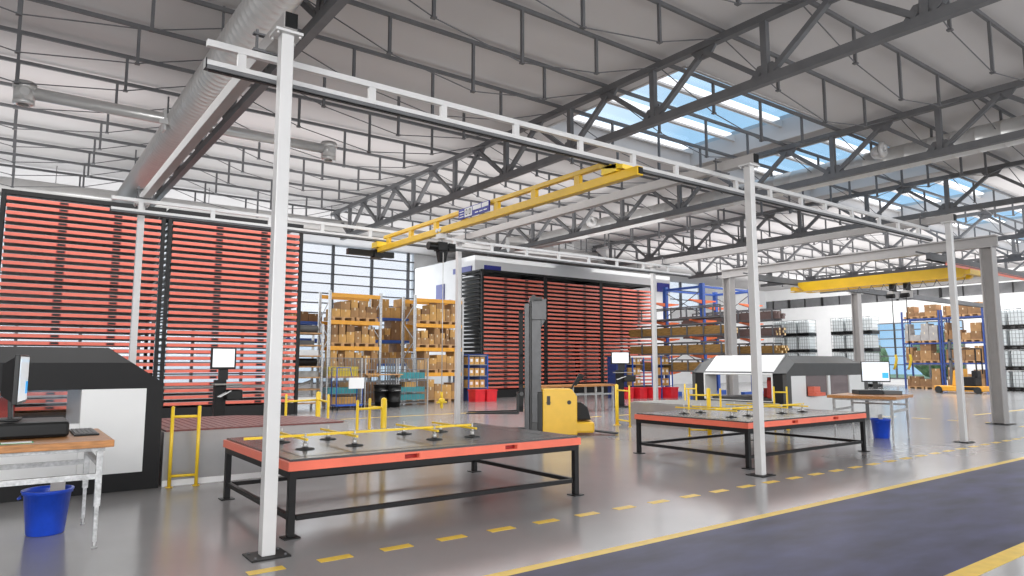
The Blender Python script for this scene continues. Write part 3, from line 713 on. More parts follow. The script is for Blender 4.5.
def terminal(x, y, s, label, rz=0, wide=1.0):
    t = thing('operator_terminal', label, 'terminal', (x, y, 0), rz, 'operator terminals')
    build('foot', MB().box(-.25,-.2,0,.25,.22,.05), 'dark', t, .01, True)
    build('pillar', MB().box(-.13,-.03,.05,.09,.15,1.36), 'dark', t, .01, True)
    build('monitor_arm', MB().box(-.06,0,1.36,.12,.08,1.66), 'black', t, 0, True)
    f_ = build('monitor', MB().box(-.25,-.08,1.58,.25,-.02,2.04), 'dark', t, .01, True)
    build('screen', MB().box(-.215,-.085,1.625,.215,-.08,2.005), 'screen', f_, 0, True, label='white glowing screen')
    build('keyboard_shelf', MB().box(-.2,-.3,1.26,.34,.0,1.285), 'board', t, 0, True)
    build('control_box', MB().box(.06,-.22,.94,.38,.1,1.16), 'black', t, .03, True)
    build('document_tray', MB().beam((-.1,-.24,1.02),(.12,-.2,1.14),.16,.012), 'white', t, 0, True)
    t.scale = (s*wide, s, s)
    return t
terminal(3.66, 15.2, 1.0, 'dark operator terminal with a white screen in front of the left red towers')
terminal(19.45, 19.25, 1.06, 'dark operator terminal with a white screen in front of the distant red towers', math.radians(-42), 1.4)
# long bench in front of the distant towers
t = thing('work_bench', 'long wooden topped bench in front of the distant red towers', 'bench', (16.2, 18.5, 0))
build('bench_top', MB().box(14.3, 18.2, .88, 18.2, 18.9, .95), 'wood', t)
for xx in (14.5, 16.1, 17.2, 18.05):
    for yy in (18.28, 18.82): build('leg', MB().box(xx-.03, yy-.03, 0, xx+.03, yy+.03, .88), 'galvdull', t)
for yy in (18.28, 18.82): build('stretcher', MB().box(14.53, yy-.02, .58, 18.02, yy+.02, .63), 'galvdull', t)

# ---- yellow pallet stacker, local frame: +x along the forks, +y away from the camera
t = thing('pallet_stacker', 'yellow pallet stacker with a tall dark mast between the two pallet tables', 'stacker', (10.83, 12.98, 0), math.radians(143.8))
# local x = fork direction (screen left), local y -> after rotation points towards the camera, so depth is -y
build('body', MB().prism([(-.52,.02),(-.52,.92),(-.40,1.09),(.30,1.09),(.30,.02)], -.40, .40, 'y'), 'stackyel', t, .02, True)
build('hood_label', MB().box(.12,.40,.72,.2,.404,.93).box(.10,.401,.76,.22,.403,.78), 'stamp', t, 0, True, label='dark print on the hood')
build('round_mark', MB().cyl((-.33,.399,.78),(-.33,.405,.78),.05,12), 'stamp', t, 0, True)
build('platform', MB().box(-.93,-.38,.06,-.45,.40,.32), 'stackyel', t, .05, True)
build('drive_cover', MB().prism([(-.50,.36),(-.86,.36),(-.78,.66),(-.62,.78),(-.50,.78)], -.28, .30, 'y'), 'dark', t, .03, True, label='black cover behind the yellow hood')
build('floor_pedal', MB().beam((-.98,.1,.09),(-1.5,.25,.04),.25,.03), 'rubber', t, 0, True)
build('tiller', MB().tube([(-.40,.1,.9),(-.42,.1,1.1),(-.50,.1,1.25)], .02, 8).loft([[(-.46,.04,1.18),(-.46,.16,1.18),(-.52,.16,1.16),(-.52,.04,1.16)],[(-.60,-.02,1.46),(-.60,.2,1.46),(-.74,.2,1.42),(-.74,-.02,1.42)]]), 'black', t, 0, True, label='black tiller arm')
build('battery_box', MB().box(.30,-.38,.1,.42,.38,1.02), 'black', t, .01, True)
for s in (-1, 1):
    build('mast_channel', MB().box(.42, s*.30-.05, .04, .56, s*.30+.05, 3.22).box(.56, s*.30-.08, .04, .60, s*.30+.0, 3.2), 'darkgrey', t, .004, True)
    build('inner_mast', MB().box(.62, s*.24-.05, .1, .72, s*.24+.05, 3.15), 'mastgrey', t, 0, True)
    build('fork', MB().loft([[(.92,s*.28-.07,.50),(.92,s*.28+.07,.50),(.92,s*.28+.07,.56),(.92,s*.28-.07,.56)],[(2.12,s*.28-.04,.50),(2.12,s*.28+.04,.50),(2.12,s*.28+.04,.525),(2.12,s*.28-.04,.525)]]).box(.86,s*.28-.07,.50,.92,s*.28+.07,1.0), 'black', t, 0, True)
    build('support_leg', MB().box(.6, s*.42-.05, .03, 1.0, s*.42+.05, .12), 'darkgrey', t, 0, True)
build('mast_guard', MB().box(.20,.30,2.75,.56,.36,3.26).box(.33,.30,.3,.56,.36,2.75).prism([(.33,2.75),(.33,2.55),(.22,2.75)],.30,.36,'y'), 'mastgrey', t, .01, True, label='grey plate guard of the mast')
build('mast_head', MB().box(.30,-.36,3.2,.6,.36,3.3).cyl((.5,-.15,3.32),(.5,.15,3.32),.06,12), 'darkgrey', t, 0, True)
build('lift_cylinder', MB().cyl((.62,0,.1),(.62,0,3.1),.04,12), 'steel', t, 0, True)
build('fork_carriage', MB().box(.76,-.34,.55,.86,.34,.68).box(.76,-.34,1.2,.86,.34,1.3).box(.76,-.34,.6,.86,-.28,3.0).box(.76,.28,.6,.86,.34,3.0).box(.76,-.34,1.86,.84,.34,1.92).box(.76,-.34,2.9,.86,.34,3.0), 'dark', t, 0, True)
build('carriage_roller', MB().cyl((.80,.30,.98),(.80,.38,.98),.05,12), 'darkgrey', t, 0, True)

# ================================================================== RACKS AND THEIR LOADS
LAB = set()
def unique(l):
    b = l; i = 2
    assert l not in LAB, l
    LAB.add(l); return l
def pallet_rack(name, label, x0, x1, y, depth, levels, top, upm, bmm, beamh=.12, axis='x', group=None, top_beam=True):
    """bay between uprights at x0 and x1; axis 'y' runs the bay along Y at x=y"""
    t = thing(name, label, 'rack', ((x0+x1)/2, y, 0) if axis == 'x' else (y, (x0+x1)/2, 0), 0, group)
    def bx(m, a0, d0, z0, a1, d1, z1): return m.box(a0,d0,z0,a1,d1,z1) if axis == 'x' else m.box(d0,a0,z0,d1,a1,z1)
    for xx in (x0, x1):
        for dd in (y, y+depth): build('upright', bx(MB(), xx-.05, dd-.05, 0, xx+.05, dd+.05, top), upm, t)
        z = .3; m = MB(); k = 0
        while z+.8 < top:
            a, b = (y, y+depth) if k % 2 else (y+depth, y)
            p0, p1 = ((xx,a,z),(xx,b,z+.8)) if axis == 'x' else ((a,xx,z),(b,xx,z+.8))
            m.beam(p0, p1, .03, .03); z += .8; k += 1
        build('brace', m, upm, t)
    for z in levels:
        for dd in (y-.03, y+depth): build('beam', bx(MB(), x0+.05, dd-.02, z-beamh, x1-.05, dd+.04, z), bmm, t)
    return t
def cartons(x0, x1, y, z, hmax, where, group, seed, axis='x', depth=.9, pal=True, wmin=.34, wmax=.72, tone=None, rows=2, hmin=.2, tones=('card','card2','card','card3','card2')):
    rr = random.Random(seed); zz = z
    P = (lambda a, d: (a, d)) if axis == 'x' else (lambda a, d: (d, a))
    def ob(nm, a0, d0, z0, a1, d1, z1, mt, label, cat, grp, nmesh=None):
        cx, cy = P((a0+a1)/2, (d0+d1)/2)
        m = MB()
        if axis == 'x': m.box(a0,d0,z0,a1,d1,z1)
        else: m.box(d0,a0,z0,d1,a1,z1)
        return m, cx, cy
    if pal:
        a = x0; k = 0; n = max(1, int(round((x1-x0)/1.1))); w = (x1-x0)/n
        for k in range(n):
            a0, a1 = x0+k*w+.04, x0+(k+1)*w-.04
            t_ = thing('pallet', unique('wooden pallet, %s from left, %s' % (ordn(k), where)), 'pallet', (*P((a0+a1)/2, y+depth/2), z), 0, 'pallets '+group)
            def bx(m, a0, d0, z0, a1, d1, z1): return m.box(a0,d0,z0,a1,d1,z1) if axis == 'x' else m.box(d0,a0,z0,d1,a1,z1)
            m = MB(); bx(m, a0, y, z+.11, a1, y+depth, z+.15); build('deck', m, 'pallet', t_)
            for q in (0, .43, .86):
                b0 = a0+(a1-a0)*q; m = MB(); bx(m, b0, y, z+.0, b0+(a1-a0)*.14, y+depth, z+.11); build('runner', m, 'pallet', t_)
        zz = z+.15
    k = 0; a = x0+.05; hprev = []
    while a < x1-.15:
        w = min(rr.uniform(wmin, wmax), x1-.03-a)
        if w < .16: break
        h1 = rr.uniform(max(hmin, hmax*.30), hmax*.60)
        tot = zz; row = 0
        nr = 1+(rr.random() < .75)+(rr.random() < .15) if rows > 1 else 1
        while row < nr and tot < zz+hmax-.12:
            h = min(h1*rr.uniform(.8, 1.1), zz+hmax-tot)
            if h < .12: break
            mtn = tone or rr.choice(tones)
            dd = depth*rr.uniform(.75, .98)
            nm = {'x':0,'y':1}[axis]
            t_ = None
            m = MB(); g0, g1 = a+.006, a+w-.006-(rr.random()*.06 if row else 0)
            if axis == 'x': m.box(g0, y+.02, tot+.001, g1, y+dd, tot+h)
            else: m.box(y+.02, g0, tot+.001, y+dd, g1, tot+h)
            c_ = ((g0+g1)/2, y+dd/2) if axis == 'x' else (y+dd/2, (g0+g1)/2)
            em = 'box, %s from left, %s tier, %s' % (ordn(k), ['bottom','second','third'][row], where)
            t_ = thing('cardboard_box', unique({'card':'brown ','card2':'tan ','card3':'dark brown ','greybox':'grey '}[mtn]+em), 'box', (*c_, tot), 0, group)
            build('carton', m, mtn, t_)
            m = MB(); cz = (tot+h)
            if axis == 'x': m.box((g0+g1)/2-.025, y+.016, tot+h*.75, (g0+g1)/2+.025, y+.02, cz+.002); m.box((g0+g1)/2-.025, y+.016, cz, (g0+g1)/2+.025, y+dd, cz+.002)
            else: m.box(y+.016, (g0+g1)/2-.025, tot+h*.75, y+.02, (g0+g1)/2+.025, cz+.002); m.box(y+.016, (g0+g1)/2-.025, cz, y+dd, (g0+g1)/2+.025, cz+.002)
            build('tape', m, 'tape', t_)
            tot += h+.002; row += 1
        a += w+.01; k += 1
RY = 26.6
pallet_rack('pallet_rack', 'left orange beamed pallet rack with grey uprights, behind the mesh cages', 10.42, 12.66, RY, 1.1, [1.30, 2.40, 3.45, 4.56], 4.66, 'galvdull', 'orangeyel', .16, group='orange beamed pallet racks')
pallet_rack('pallet_rack', 'right orange beamed pallet rack, left of the open dark tower side', 14.30, 16.75, RY, 1.1, [1.30, 2.40, 3.45, 4.56], 4.70, 'galvdull', 'orangeyel', .16, group='orange beamed pallet racks')
for nm, a, b, sd in (('left', 10.48, 12.6, 11), ('right', 14.36, 16.7, 31)):
    cartons(a, b, RY, 3.45, .72 if nm == 'left' else .85, 'top shelf of %s orange rack' % nm, 'cartons on the orange racks', sd, wmin=.22, wmax=.5)
    cartons(a, b, RY, 2.40, .78, 'middle shelf of %s orange rack' % nm, 'cartons on the orange racks', sd+1, wmin=.2, wmax=.42)
    cartons(a, b, RY, 1.30, .80, 'lowest shelf of %s orange rack' % nm, 'cartons on the orange racks', sd+2, wmin=.22, wmax=.5)
    cartons(a, b, RY, 0.0, .85, 'floor under %s orange rack' % nm, 'cartons on the orange racks', sd+3)
pallet_rack('blue_rack', 'blue beamed rack between the two orange racks, farther back', 13.2, 16.0, 29.6, 1.0, [1.7, 2.8, 3.85], 4.1, 'galvdull', 'blue', .12, group='blue beamed racks at the back')
pallet_rack('blue_rack', 'blue beamed rack left of the left orange rack, farther back', 9.6, 12.4, 29.6, 1.0, [1.7, 2.8, 3.55], 3.8, 'galvdull', 'blue', .12, group='blue beamed racks at the back')
for z, lv, sd in ((3.85,'top',51),(2.8,'middle',52),(1.7,'lower',53)):
    cartons(13.3, 15.9, 29.6, z, .95, '%s shelf of blue rack between orange ones' % lv, 'cartons on the blue racks', sd, pal=False, wmin=.3, wmax=.55)
cartons(9.7, 11.3, 29.6, 3.55, .78, 'blue rack behind the sheet shelf', 'cartons on the blue racks', 57, pal=False, rows=1)
# tube and sheet shelf right of the left towers
t = thing('sheet_shelf', 'grey shelf of sheets and tubes right of the left red towers', 'shelf', (9.3, 25.4, 0))
for xx in (8.50, 9.66):
    for yy in (25.3, 26.3): build('upright', MB().box(xx-.04, yy-.04, 0, xx+.04, yy+.04, 3.2), 'galvdull', t)
SL = [.25, .75, 1.2, 1.6, 2.0, 2.4, 2.86]
for z in SL: build('shelf_board', MB().box(8.47, 25.27, z-.05, 9.69, 26.33, z), 'pallet', t)
rr = random.Random(5)
for i, z in enumerate(SL):
    m = MB(); txt, mt_, cat = [('long white steel profiles','white','profile'),('leaning grey profile offcuts','galvdull','offcut'),('flat grey sheet pack','board','sheet pack'),('dark rubber roll','dark','roll'),('grey steel tube pack','galv','tube pack'),('dark wrapped plate pack','darkgrey','plate pack'),('big dark grey roll','darkgrey','roll')][i]
    if cat == 'roll': m.cyl((8.56,25.75,z+.15),(9.6,25.75,z+.15),.15,18)
    elif cat in ('offcut',): m.beam((8.62,25.5,z+.04),(9.5,25.8,z+.30),.12,.08)
    else: m.box(8.56, 25.35, z+.001, 9.35+rr.random()*.25, 26.1, z+rr.uniform(.12, .22))
    tag(build('stored_'+cat.replace(' ', '_'), m, mt_), '%s on the %s board of the sheet shelf' % (txt, ordn(i)), cat)

# ---- mesh cages with stacks, in front of the racks
def mesh_cage(x0, x1, y0, y1, h, label):
    t = thing('mesh_cage', label, 'cage', ((x0+x1)/2, (y0+y1)/2, 0), 0, 'wire mesh cages')
    for xx in (x0, x1):
        for yy in (y0, y1): build('corner_post', MB().box(xx-.02, yy-.02, 0, xx+.02, yy+.02, h), 'galvdull', t)
    for yy in (y0, y1):
        m = MB(); x = x0+.12
        while x < x1-.02: m.box(x-.006, yy-.006, .1, x+.006, yy+.006, h); x += .12
        for z in (.1, .55, 1.0, 1.45, h-.01): m.box(x0, yy-.01, z-.01, x1, yy+.01, z+.01)
        build('mesh_panel', m, 'wire', t)
    for xx in (x0, x1):
        m = MB(); y = y0+.12
        while y < y1-.02: m.box(xx-.006, y-.006, .1, xx+.006, y+.006, h); y += .12
        for z in (.1, 1.0, h-.01): m.box(xx-.01, y0, z-.01, xx+.01, y1, z+.01)
        build('mesh_panel', m, 'wire', t)
    build('base', MB().box(x0, y0, .08, x1, y1, .11), 'board', t)
    return t
mesh_cage(9.80, 11.2, 25.1, 26.12, 1.92, 'wire mesh cage behind the blue trolley')
mesh_cage(11.4, 12.75, 25.2, 26.2, 1.90, 'wire mesh cage behind the black bins')
mesh_cage(12.9, 14.25, 25.3, 26.3, 1.92, 'wire mesh cage holding the teal stacks')
def stack(x0, x1, y0, y1, z0, z1, mt_, label, cat='stack'):
    m = MB(); z = z0
    m.box(x0+.01, y0+.01, z0, x1-.01, y1-.01, z1)
    while z < z1-.03: m.box(x0, y0, z, x1, y1, z+.035); z += .06
    return tag(build('sheet_stack', m, mt_), label, cat)
stack(9.9, 11.1, 25.2, 26.0, 1.22, 1.58, 'yelstack', 'yellow stack of sheets in the cage behind the trolley')
build('stack_rest', MB().box(9.87, 25.15, 1.15, 11.13, 26.05, 1.22), 'pallet', None); tag(bpy.data.objects['stack_rest'], 'wooden rest under the yellow stack in the cage', 'rest')
stack(9.9, 11.1, 25.2, 26.0, .11, .42, 'card2', 'tan stack of sheets at the bottom of the trolley cage')
stack(9.9, 11.1, 25.2, 26.0, .55, .78, 'teal', 'teal stack of sheets in the cage behind the trolley')
stack(12.98, 14.18, 25.4, 26.2, 1.08, 1.33, 'teal', 'upper teal stack in the right mesh cage')
stack(12.98, 14.18, 25.4, 26.2, .52, .74, 'teal', 'middle teal stack in the right mesh cage')
stack(12.98, 14.18, 25.4, 26.2, .22, .44, 'teal', 'lower teal stack in the right mesh cage')
for k, z in enumerate((.74,)): tag(build('wooden_block', MB().box(13.3, 25.5, z, 13.8, 26.0, z+.2), 'card2'), 'small tan box between the teal stacks', 'box')
tag(build('wooden_board', MB().box(11.3, 24.9, 1.24, 12.9, 25.22, 1.29).box(11.4,24.95,1.15,11.5,25.22,1.24).box(12.7,24.95,1.15,12.8,25.22,1.24), 'pallet'), 'long light board hung on the front of the middle cage', 'board')
for k, (x, l) in enumerate(((11.95, 'left'), (12.35, 'right'))):
    t = thing('waste_barrel', 'black waste barrel with ribs, %s one of the pair before the cages' % l, 'barrel', (x, 24.9 if k == 0 else 24.6, 0), 0, 'black waste barrels')
    build('barrel_body', MB().lathe([(.01,0),(.24,0),(.25,.2),(.26,.2),(.26,.24),(.25,.24),(.27,.6),(.28,.6),(.28,.64),(.27,.64),(.29,.84),(.31,.84),(.31,.88),(.01,.88)], (0,0,0), 'z', 22), 'black', t, 0, True)
    build('handle', MB().tube([(-.12,-.28,.66),(-.12,-.34,.66),(.12,-.34,.66),(.12,-.28,.66)], .012, 6), 'galvdull', t, 0, True)
# blue trolley with a white sign
t = thing('trolley', 'blue tube trolley carrying a white sign, before the mesh cage', 'trolley', (10.3, 24.2, 0))
for xx in (9.75, 10.75):
    build('side_frame', MB().tube([(xx,24.0,.15),(xx,24.0,1.55 if xx < 10 else 1.15),(xx,24.5,1.55 if xx < 10 else 1.15),(xx,24.5,.15)], .02, 8), 'blue', t)
build('top_bar', MB().tube([(9.75,24.0,1.55),(10.25,24.0,1.55),(10.35,24.0,1.15),(10.75,24.0,1.15)], .018, 8), 'blue', t)
build('deck', MB().box(9.73, 23.98, .15, 10.77, 24.52, .2), 'blue', t)
for xx in (9.8, 10.7):
    for yy in (24.03, 24.47): build('castor', MB().cyl((xx-.02,yy,.06),(xx+.02,yy,.06),.06,12).box(xx-.015,yy-.02,.1,xx+.015,yy+.02,.15), 'black', t)
build('sign_board', MB().box(10.2, 23.96, .78, 10.8, 23.985, 1.18), 'signwhite', t, label='white sign board')
# tall blue cabinets and red boxes
def bin_rack(x0, x1, y, h, label, front):
    t = thing('bin_shelf', label, 'shelf', ((x0+x1)/2, y, 0), 0, 'blue framed bin shelves')
    for xx in (x0, x1):
        for yy in (y, y+.6): build('upright', MB().box(xx-.025, yy-.025, 0, xx+.025, yy+.025, h), 'blue', t)
    zs = [.62, 1.15, 1.66, h-.03]
    for z in zs: build('shelf_board', MB().box(x0, y, z-.03, x1, y+.6, z), 'board', t)
    build('back_panel', MB().box(x0, y+.58, .55, x1, y+.6, h), 'navy', t)
    k = 0
    for i, z in enumerate(zs[:3]):
        x = x0+.06; 
        while x < x1-.25:
            k += 1; b = thing('storage_carton', unique('yellow-brown carton, %s from left, %s board, %s' % (ordn(int((x-x0)/.30)), ['low','middle','high'][i], front)), 'box', (x+.12, y+.3, z), 0, 'yellow-brown cartons on the bin shelves')
            build('carton', MB().box(x, y+.06, z+.001, x+.25, y+.5, z+.34), 'card2', b); build('paper_label', MB().box(x+.06, y+.055, z+.12, x+.19, y+.06, z+.25), 'signwhite', b)
            x += .30
    return t
bin_rack(16.92, 17.95, 26.3, 2.1, 'blue framed shelf of cartons left of the dark tower side', 'left blue shelf')
bin_rack(25.1, 25.9, 24.0, 2.0, 'blue framed shelf of cartons left of the far gantry post', 'blue shelf left of the far post')
bin_rack(26.3, 27.1, 23.2, 2.1, 'blue framed shelf of cartons right of the far gantry post', 'blue shelf right of the far post')
tag(build('cabinet', MB().box(24.25, 24.3, 0, 25.0, 24.9, 2.05).box(24.6,24.29,.1,24.62,24.3,1.95), 'navy'), 'navy blue cabinet behind the distant terminal', 'cabinet')
tag(build('cabinet', MB().box(16.95, 27.2, 0, 18.6, 27.7, 2.15).box(17.72,27.19,.1,17.74,27.2,2.05), 'navy'), 'navy blue cabinet behind the left blue shelf', 'cabinet')
for k, (x, y, l) in enumerate(((16.9, 25.7, 'left one under the left blue shelf'), (17.47, 25.6, 'right one under the left blue shelf'), (24.2, 23.6, 'before the navy cabinet'),
                               (24.95, 23.4, 'under the blue shelf left of the far post'), (25.6, 23.1, 'just left of the far post'), (26.4, 22.7, 'under the blue shelf right of the far post'))):
    t = thing('red_crate', 'bright red plastic crate, '+l, 'crate', (x+.25, y+.3, 0), 0, 'bright red crates')
    build('crate_body', MB().loft([[(x,y,0),(x+.5,y,0),(x+.5,y+.55,0),(x,y+.55,0)],[(x-.02,y-.02,.5),(x+.52,y-.02,.5),(x+.52,y+.57,.5),(x-.02,y+.57,.5)]]), 'red', t)
    build('crate_rim', MB().box(x-.04, y-.04, .48, x+.54, y+.59, .54), 'red', t)

# ---- white office block with blue panels
t = thing('office_block', 'white windowless office block with blue panels, behind the distant red towers', 'office', (28, 31, 0))
build('wall_block', MB().box(20.3, 31.0, 0, 36.2, 37.9, 7.6), 'white', t)
build('wall_panel', MB().box(20.9, 30.93, 6.75, 22.0, 31.0, 7.1), 'signblue', t, label='dark blue panel')
build('wall_panel', MB().box(20.24, 31.3, 6.75, 20.3, 33.2, 7.05), 'lav', t, label='pale violet panel')
build('wall_panel', MB().box(20.24, 34.2, 4.6, 20.3, 35.1, 6.3), 'lav', t, label='tall pale violet panel')
build('wall_panel', MB().box(34.9, 30.93, 6.5, 36.1, 31.0, 7.1), 'signblue', t, label='square dark blue panel')

# ---- cantilever racks with timber bundles
def canti(x, ys, top, label, levels, arm=1.0):
    t = thing('cantilever_rack', label, 'rack', (x, sum(ys)/len(ys), 0), 0, 'blue cantilever racks')
    for y in ys:
        build('column', MB().box(x-.10, y-.10, 0, x+.10, y+.10, top), 'blue', t)
        build('foot', MB().box(x-1.0, y-.12, 0, x+1.0, y+.12, .22), 'blue', t)
        for z in levels:
            m = MB().prism([(x-arm,z+.02),(x+arm,z+.02),(x+arm,z-.03),(x+.12,z-.16),(x-.12,z-.16),(x-arm,z-.03)], y-.06, y+.06, 'y'); build('arm', m, 'armor', t)
    for a, b in zip(ys[:-1], ys[1:]):
        build('tie_beam', MB().box(x-.05, a+.14, top-.22, x+.05, b-.14, top-.1), 'blue', t)
        build('cross_brace', MB().beam((x,a,top-.3),(x,b,top-1.6),.03,.03).beam((x,b,top-.3),(x,a,top-1.6),.03,.03), 'steel', t)
        build('cross_brace', MB().beam((x,a,2.9),(x,b,1.6),.03,.03).beam((x,b,2.9),(x,a,1.6),.03,.03), 'steel', t)
    return t
canti(28.0, [19.6, 21.9, 24.3], 5.72, 'blue cantilever rack nearer the camera, loaded with timber', [1.25, 2.1, 3.0, 3.85, 4.85]) if False else canti(28.0, [21.9, 24.3], 5.72, 'blue cantilever rack nearer the camera, loaded with timber', [1.25, 2.1, 3.0, 3.85, 4.85])
canti(32.2, [22.0, 24.3], 5.72, 'blue cantilever rack behind the first, loaded with dark tubes', [1.25, 2.1, 3.0, 3.85, 4.85])
tag(build('rack_tie', MB().box(28.1, 24.24, 5.5, 32.1, 24.36, 5.6), 'blue'), 'blue tie bar joining the far columns of the cantilever racks', 'tie bar')
tag(build('rack_tie', MB().box(28.1, 21.84, 5.5, 32.1, 21.96, 5.6), 'blue'), 'blue tie bar joining the near columns of the cantilever racks', 'tie bar')
def cradle(x0, x1, y0, y1, z, label, load, lm, lend, grp):
    t = thing('carrying_cradle', label, 'cradle', ((x0+x1)/2, (y0+y1)/2, z), 0, 'dark steel cradles on the cantilever racks')
    build('floor_frame', MB().box(x0, y0, z+.02, x1, y1, z+.09), 'steel', t)
    n = 5
    for s in (x0+.03, x1-.03):
        m = MB()
        for k in range(n+1):
            y = y0+.05+(y1-y0-.1)*k/n; m.box(s-.03, y-.03, z+.05, s+.03, y+.03, z+.62)
        m.box(s-.025, y0+.05, z+.58, s+.025, y1-.05, z+.64); build('side_grid', m, 'steel', t)
    if load:
        rr = random.Random(int(x0*7+z*13)); m = MB(); me = MB(); h = .13
        L = thing(load.replace(' ', '_').split(',')[0], grp[1], grp[0], ((x0+x1)/2, (y0+y1)/2, z+.1), 0, grp[2])
        r = 0; zz = z+.1
        body = MB()
        while zz < z+.40:
            x = x0+.08
            while x < x1-.2:
                a, b = y0-rr.uniform(.0, .4), y1+rr.uniform(.6, 1.0)
                body.box(x, a, zz, x+h+.004, b, zz+h+.004); me.box(x+.01, a-.004, zz+.01, x+h-.01, a, zz+h-.01); x += h
            zz += h
        b_ = build('pack', body, lm, L); b_['kind'] = 'stuff'
        e_ = build('end_faces', me, lend, L, label='pale sawn ends'); e_['kind'] = 'stuff'
    return t
cradle(27.02, 27.86, 20.1, 25.2, 3.87, 'empty dark cradle on the fourth level of the near cantilever rack', None, None, None, None)
cradle(27.02, 27.86, 20.1, 25.2, 3.02, 'dark cradle with timber on the third level of the near cantilever rack', 'timber_pack', 'log', 'logend', ('timber', 'long timber pack on the third level of the near cantilever rack', 'timber packs'))
cradle(27.02, 27.86, 20.1, 25.2, 2.12, 'dark cradle with timber on the second level of the near cantilever rack', 'timber_pack', 'log', 'logend', ('timber', 'long timber pack on the second level of the near cantilever rack', 'timber packs'))
cradle(27.02, 27.86, 20.1, 25.2, 1.27, 'dark cradle with timber on the lowest level of the near cantilever rack', 'timber_pack', 'log', 'logend', ('timber', 'long timber pack on the lowest level of the near cantilever rack', 'timber packs'))
cradle(31.22, 32.06, 20.1, 25.2, 3.87, 'dark cradle with tubes on the fourth level of the far cantilever rack', 'tube_pack', 'tube', 'tube', ('tubes', 'dark reddish tube pack on the fourth level of the far cantilever rack', 'dark tube packs'))
cradle(31.22, 32.06, 20.1, 25.2, 3.02, 'dark cradle with tubes on the third level of the far cantilever rack', 'tube_pack', 'tube', 'logend', ('tubes', 'dark tube pack with pale ends on the third level of the far cantilever rack', 'dark tube packs'))
cradle(31.22, 32.06, 20.1, 25.2, 2.12, 'dark cradle with timber on the second level of the far cantilever rack', 'timber_pack', 'log', 'logend', ('timber', 'long timber pack on the second level of the far cantilever rack', 'timber packs'))
# ---- far right: white tank cages stacked on black pallets
def tank(y, z, x, w=1.0):
    t = thing('caged_tank', '', 'tank', (x, y, z), 0, 'white caged tanks')
    build('pallet', MB().box(-.55,-.5,.0,.55,.5,.06).box(-.55,-.5,.18,.55,.5,.24).box(-.55,-.5,.06,.55,-.34,.18).box(-.55,-.08,.06,.55,.08,.18).box(-.55,.34,.06,.55,.5,.18), 'black', t, 0, True)
    build('tank_body', MB().box(-.5,-.43,.24,.5,.43,1.2), 'tank', t, .06, True)
    m = MB()
    for k in range(6):
        yy = -.48+k*.192; m.box(-.54, yy-.012, .18, -.52, yy+.012, 1.24); m.box(.52, yy-.012, .18, .54, yy+.012, 1.24)
    for zz in (.2, .46, .72, .98, 1.24):
        m.box(-.54,-.5,zz-.012,-.52,.5,zz+.012); m.box(.52,-.5,zz-.012,.54,.5,zz+.012); m.box(-.54,-.5,zz-.012,.54,-.48,zz+.012); m.box(-.54,.48,zz-.012,.54,.5,zz+.012)
    build('cage', m, 'cage', t, 0, True)
    build('cap', MB().cyl((0,0,1.2),(0,0,1.26),.12,14), 'black', t, 0, True)
    return t
tp = None
for g, (gn, yy0, n, xx) in enumerate((('left stack group', 29.15, 3, 50.6), ('middle stack group', 24.3, 3, 50.6), ('group at the right edge', 12.95, 4, 50.6))):
    for i in range(n):
        for k in range(4):
            l = 'white caged tank, %s from the right, %s layer, %s' % (ordn(i), ['floor','second','third','top'][k], gn)
            loc = (xx, yy0+.5+i*1.04, k*1.28)
            if tp is None: tp = tank(loc[1], loc[2], loc[0]); tp['label'] = l
            else: o = copy_tree(tp); o.location = loc; o['label'] = l
# ---- far right pallet rack
FX = 50.0
for i, (a, b) in enumerate(((19.86, 22.2), (17.3, 19.7))):
    pallet_rack('pallet_rack', 'tall blue pallet rack bay at the far right, %s of the pair' % ['left', 'right'][i], a, b, FX, 1.2, [1.75, 3.1, 4.75], 5.25, 'rackblue', 'rackblue', .10, 'y', 'blue pallet rack bays at the far right')
    for z, lv, sd, tn, hm in ((0.0,'floor',71,None,1.3),(1.75,'first',72,None,1.1),(3.1,'second',73,'greybox' if i == 0 else None,1.15),(4.75,'top',74,None,.75)):
        cartons(a+.08, b-.08, FX, z, hm, '%s level of far right rack, %s bay' % (lv, ['left','right'][i]), 'cartons on the far right rack', sd+i*10, 'y', 1.0, True, .45, .8, tn, tones=('card','card3','card3'))
# ---- order picker truck
t = thing('order_picker', 'orange forklift truck parked before the far right rack', 'forklift', (44.5, 16.9, 0))
build('chassis', MB().box(43.9, 15.4, .12, 45.0, 17.95, .42), 'orangeyel', t, .05); build('dark_plate', MB().box(43.88, 15.6, .2, 43.9, 16.5, .38), 'dark', t)
build('seat_unit', MB().box(43.95, 15.8, .42, 44.9, 16.5, .95).box(44.0, 15.7, .9, 44.6, 16.0, 1.3), 'dark', t, .05)
build('hood', MB().prism([(16.5,.42),(17.0,.42),(16.9,1.3),(16.5,1.4)], 43.95, 44.9, 'x'), 'orangeyel', t, .03)
for yy in (16.75, 17.15): build('mast', MB().box(44.3, yy-.06, .5, 44.5, yy+.06, 3.1), 'steel', t)
build('mast_bridge', MB().box(44.3, 16.7, 3.0, 44.5, 17.2, 3.12).box(44.3,16.7,1.9,44.5,17.2,2.0), 'steel', t)
build('roof_guard', MB().box(44.0, 15.7, 2.5, 44.9, 17.0, 2.56).box(44.0,15.7,1.2,44.06,15.76,2.5).box(44.84,15.7,1.1,44.9,15.76,2.5), 'dark', t)
for yy in (15.7, 17.7): build('wheel', MB().cyl((43.86,yy,.2),(44.1,yy,.2),.2,16), 'rubber', t)

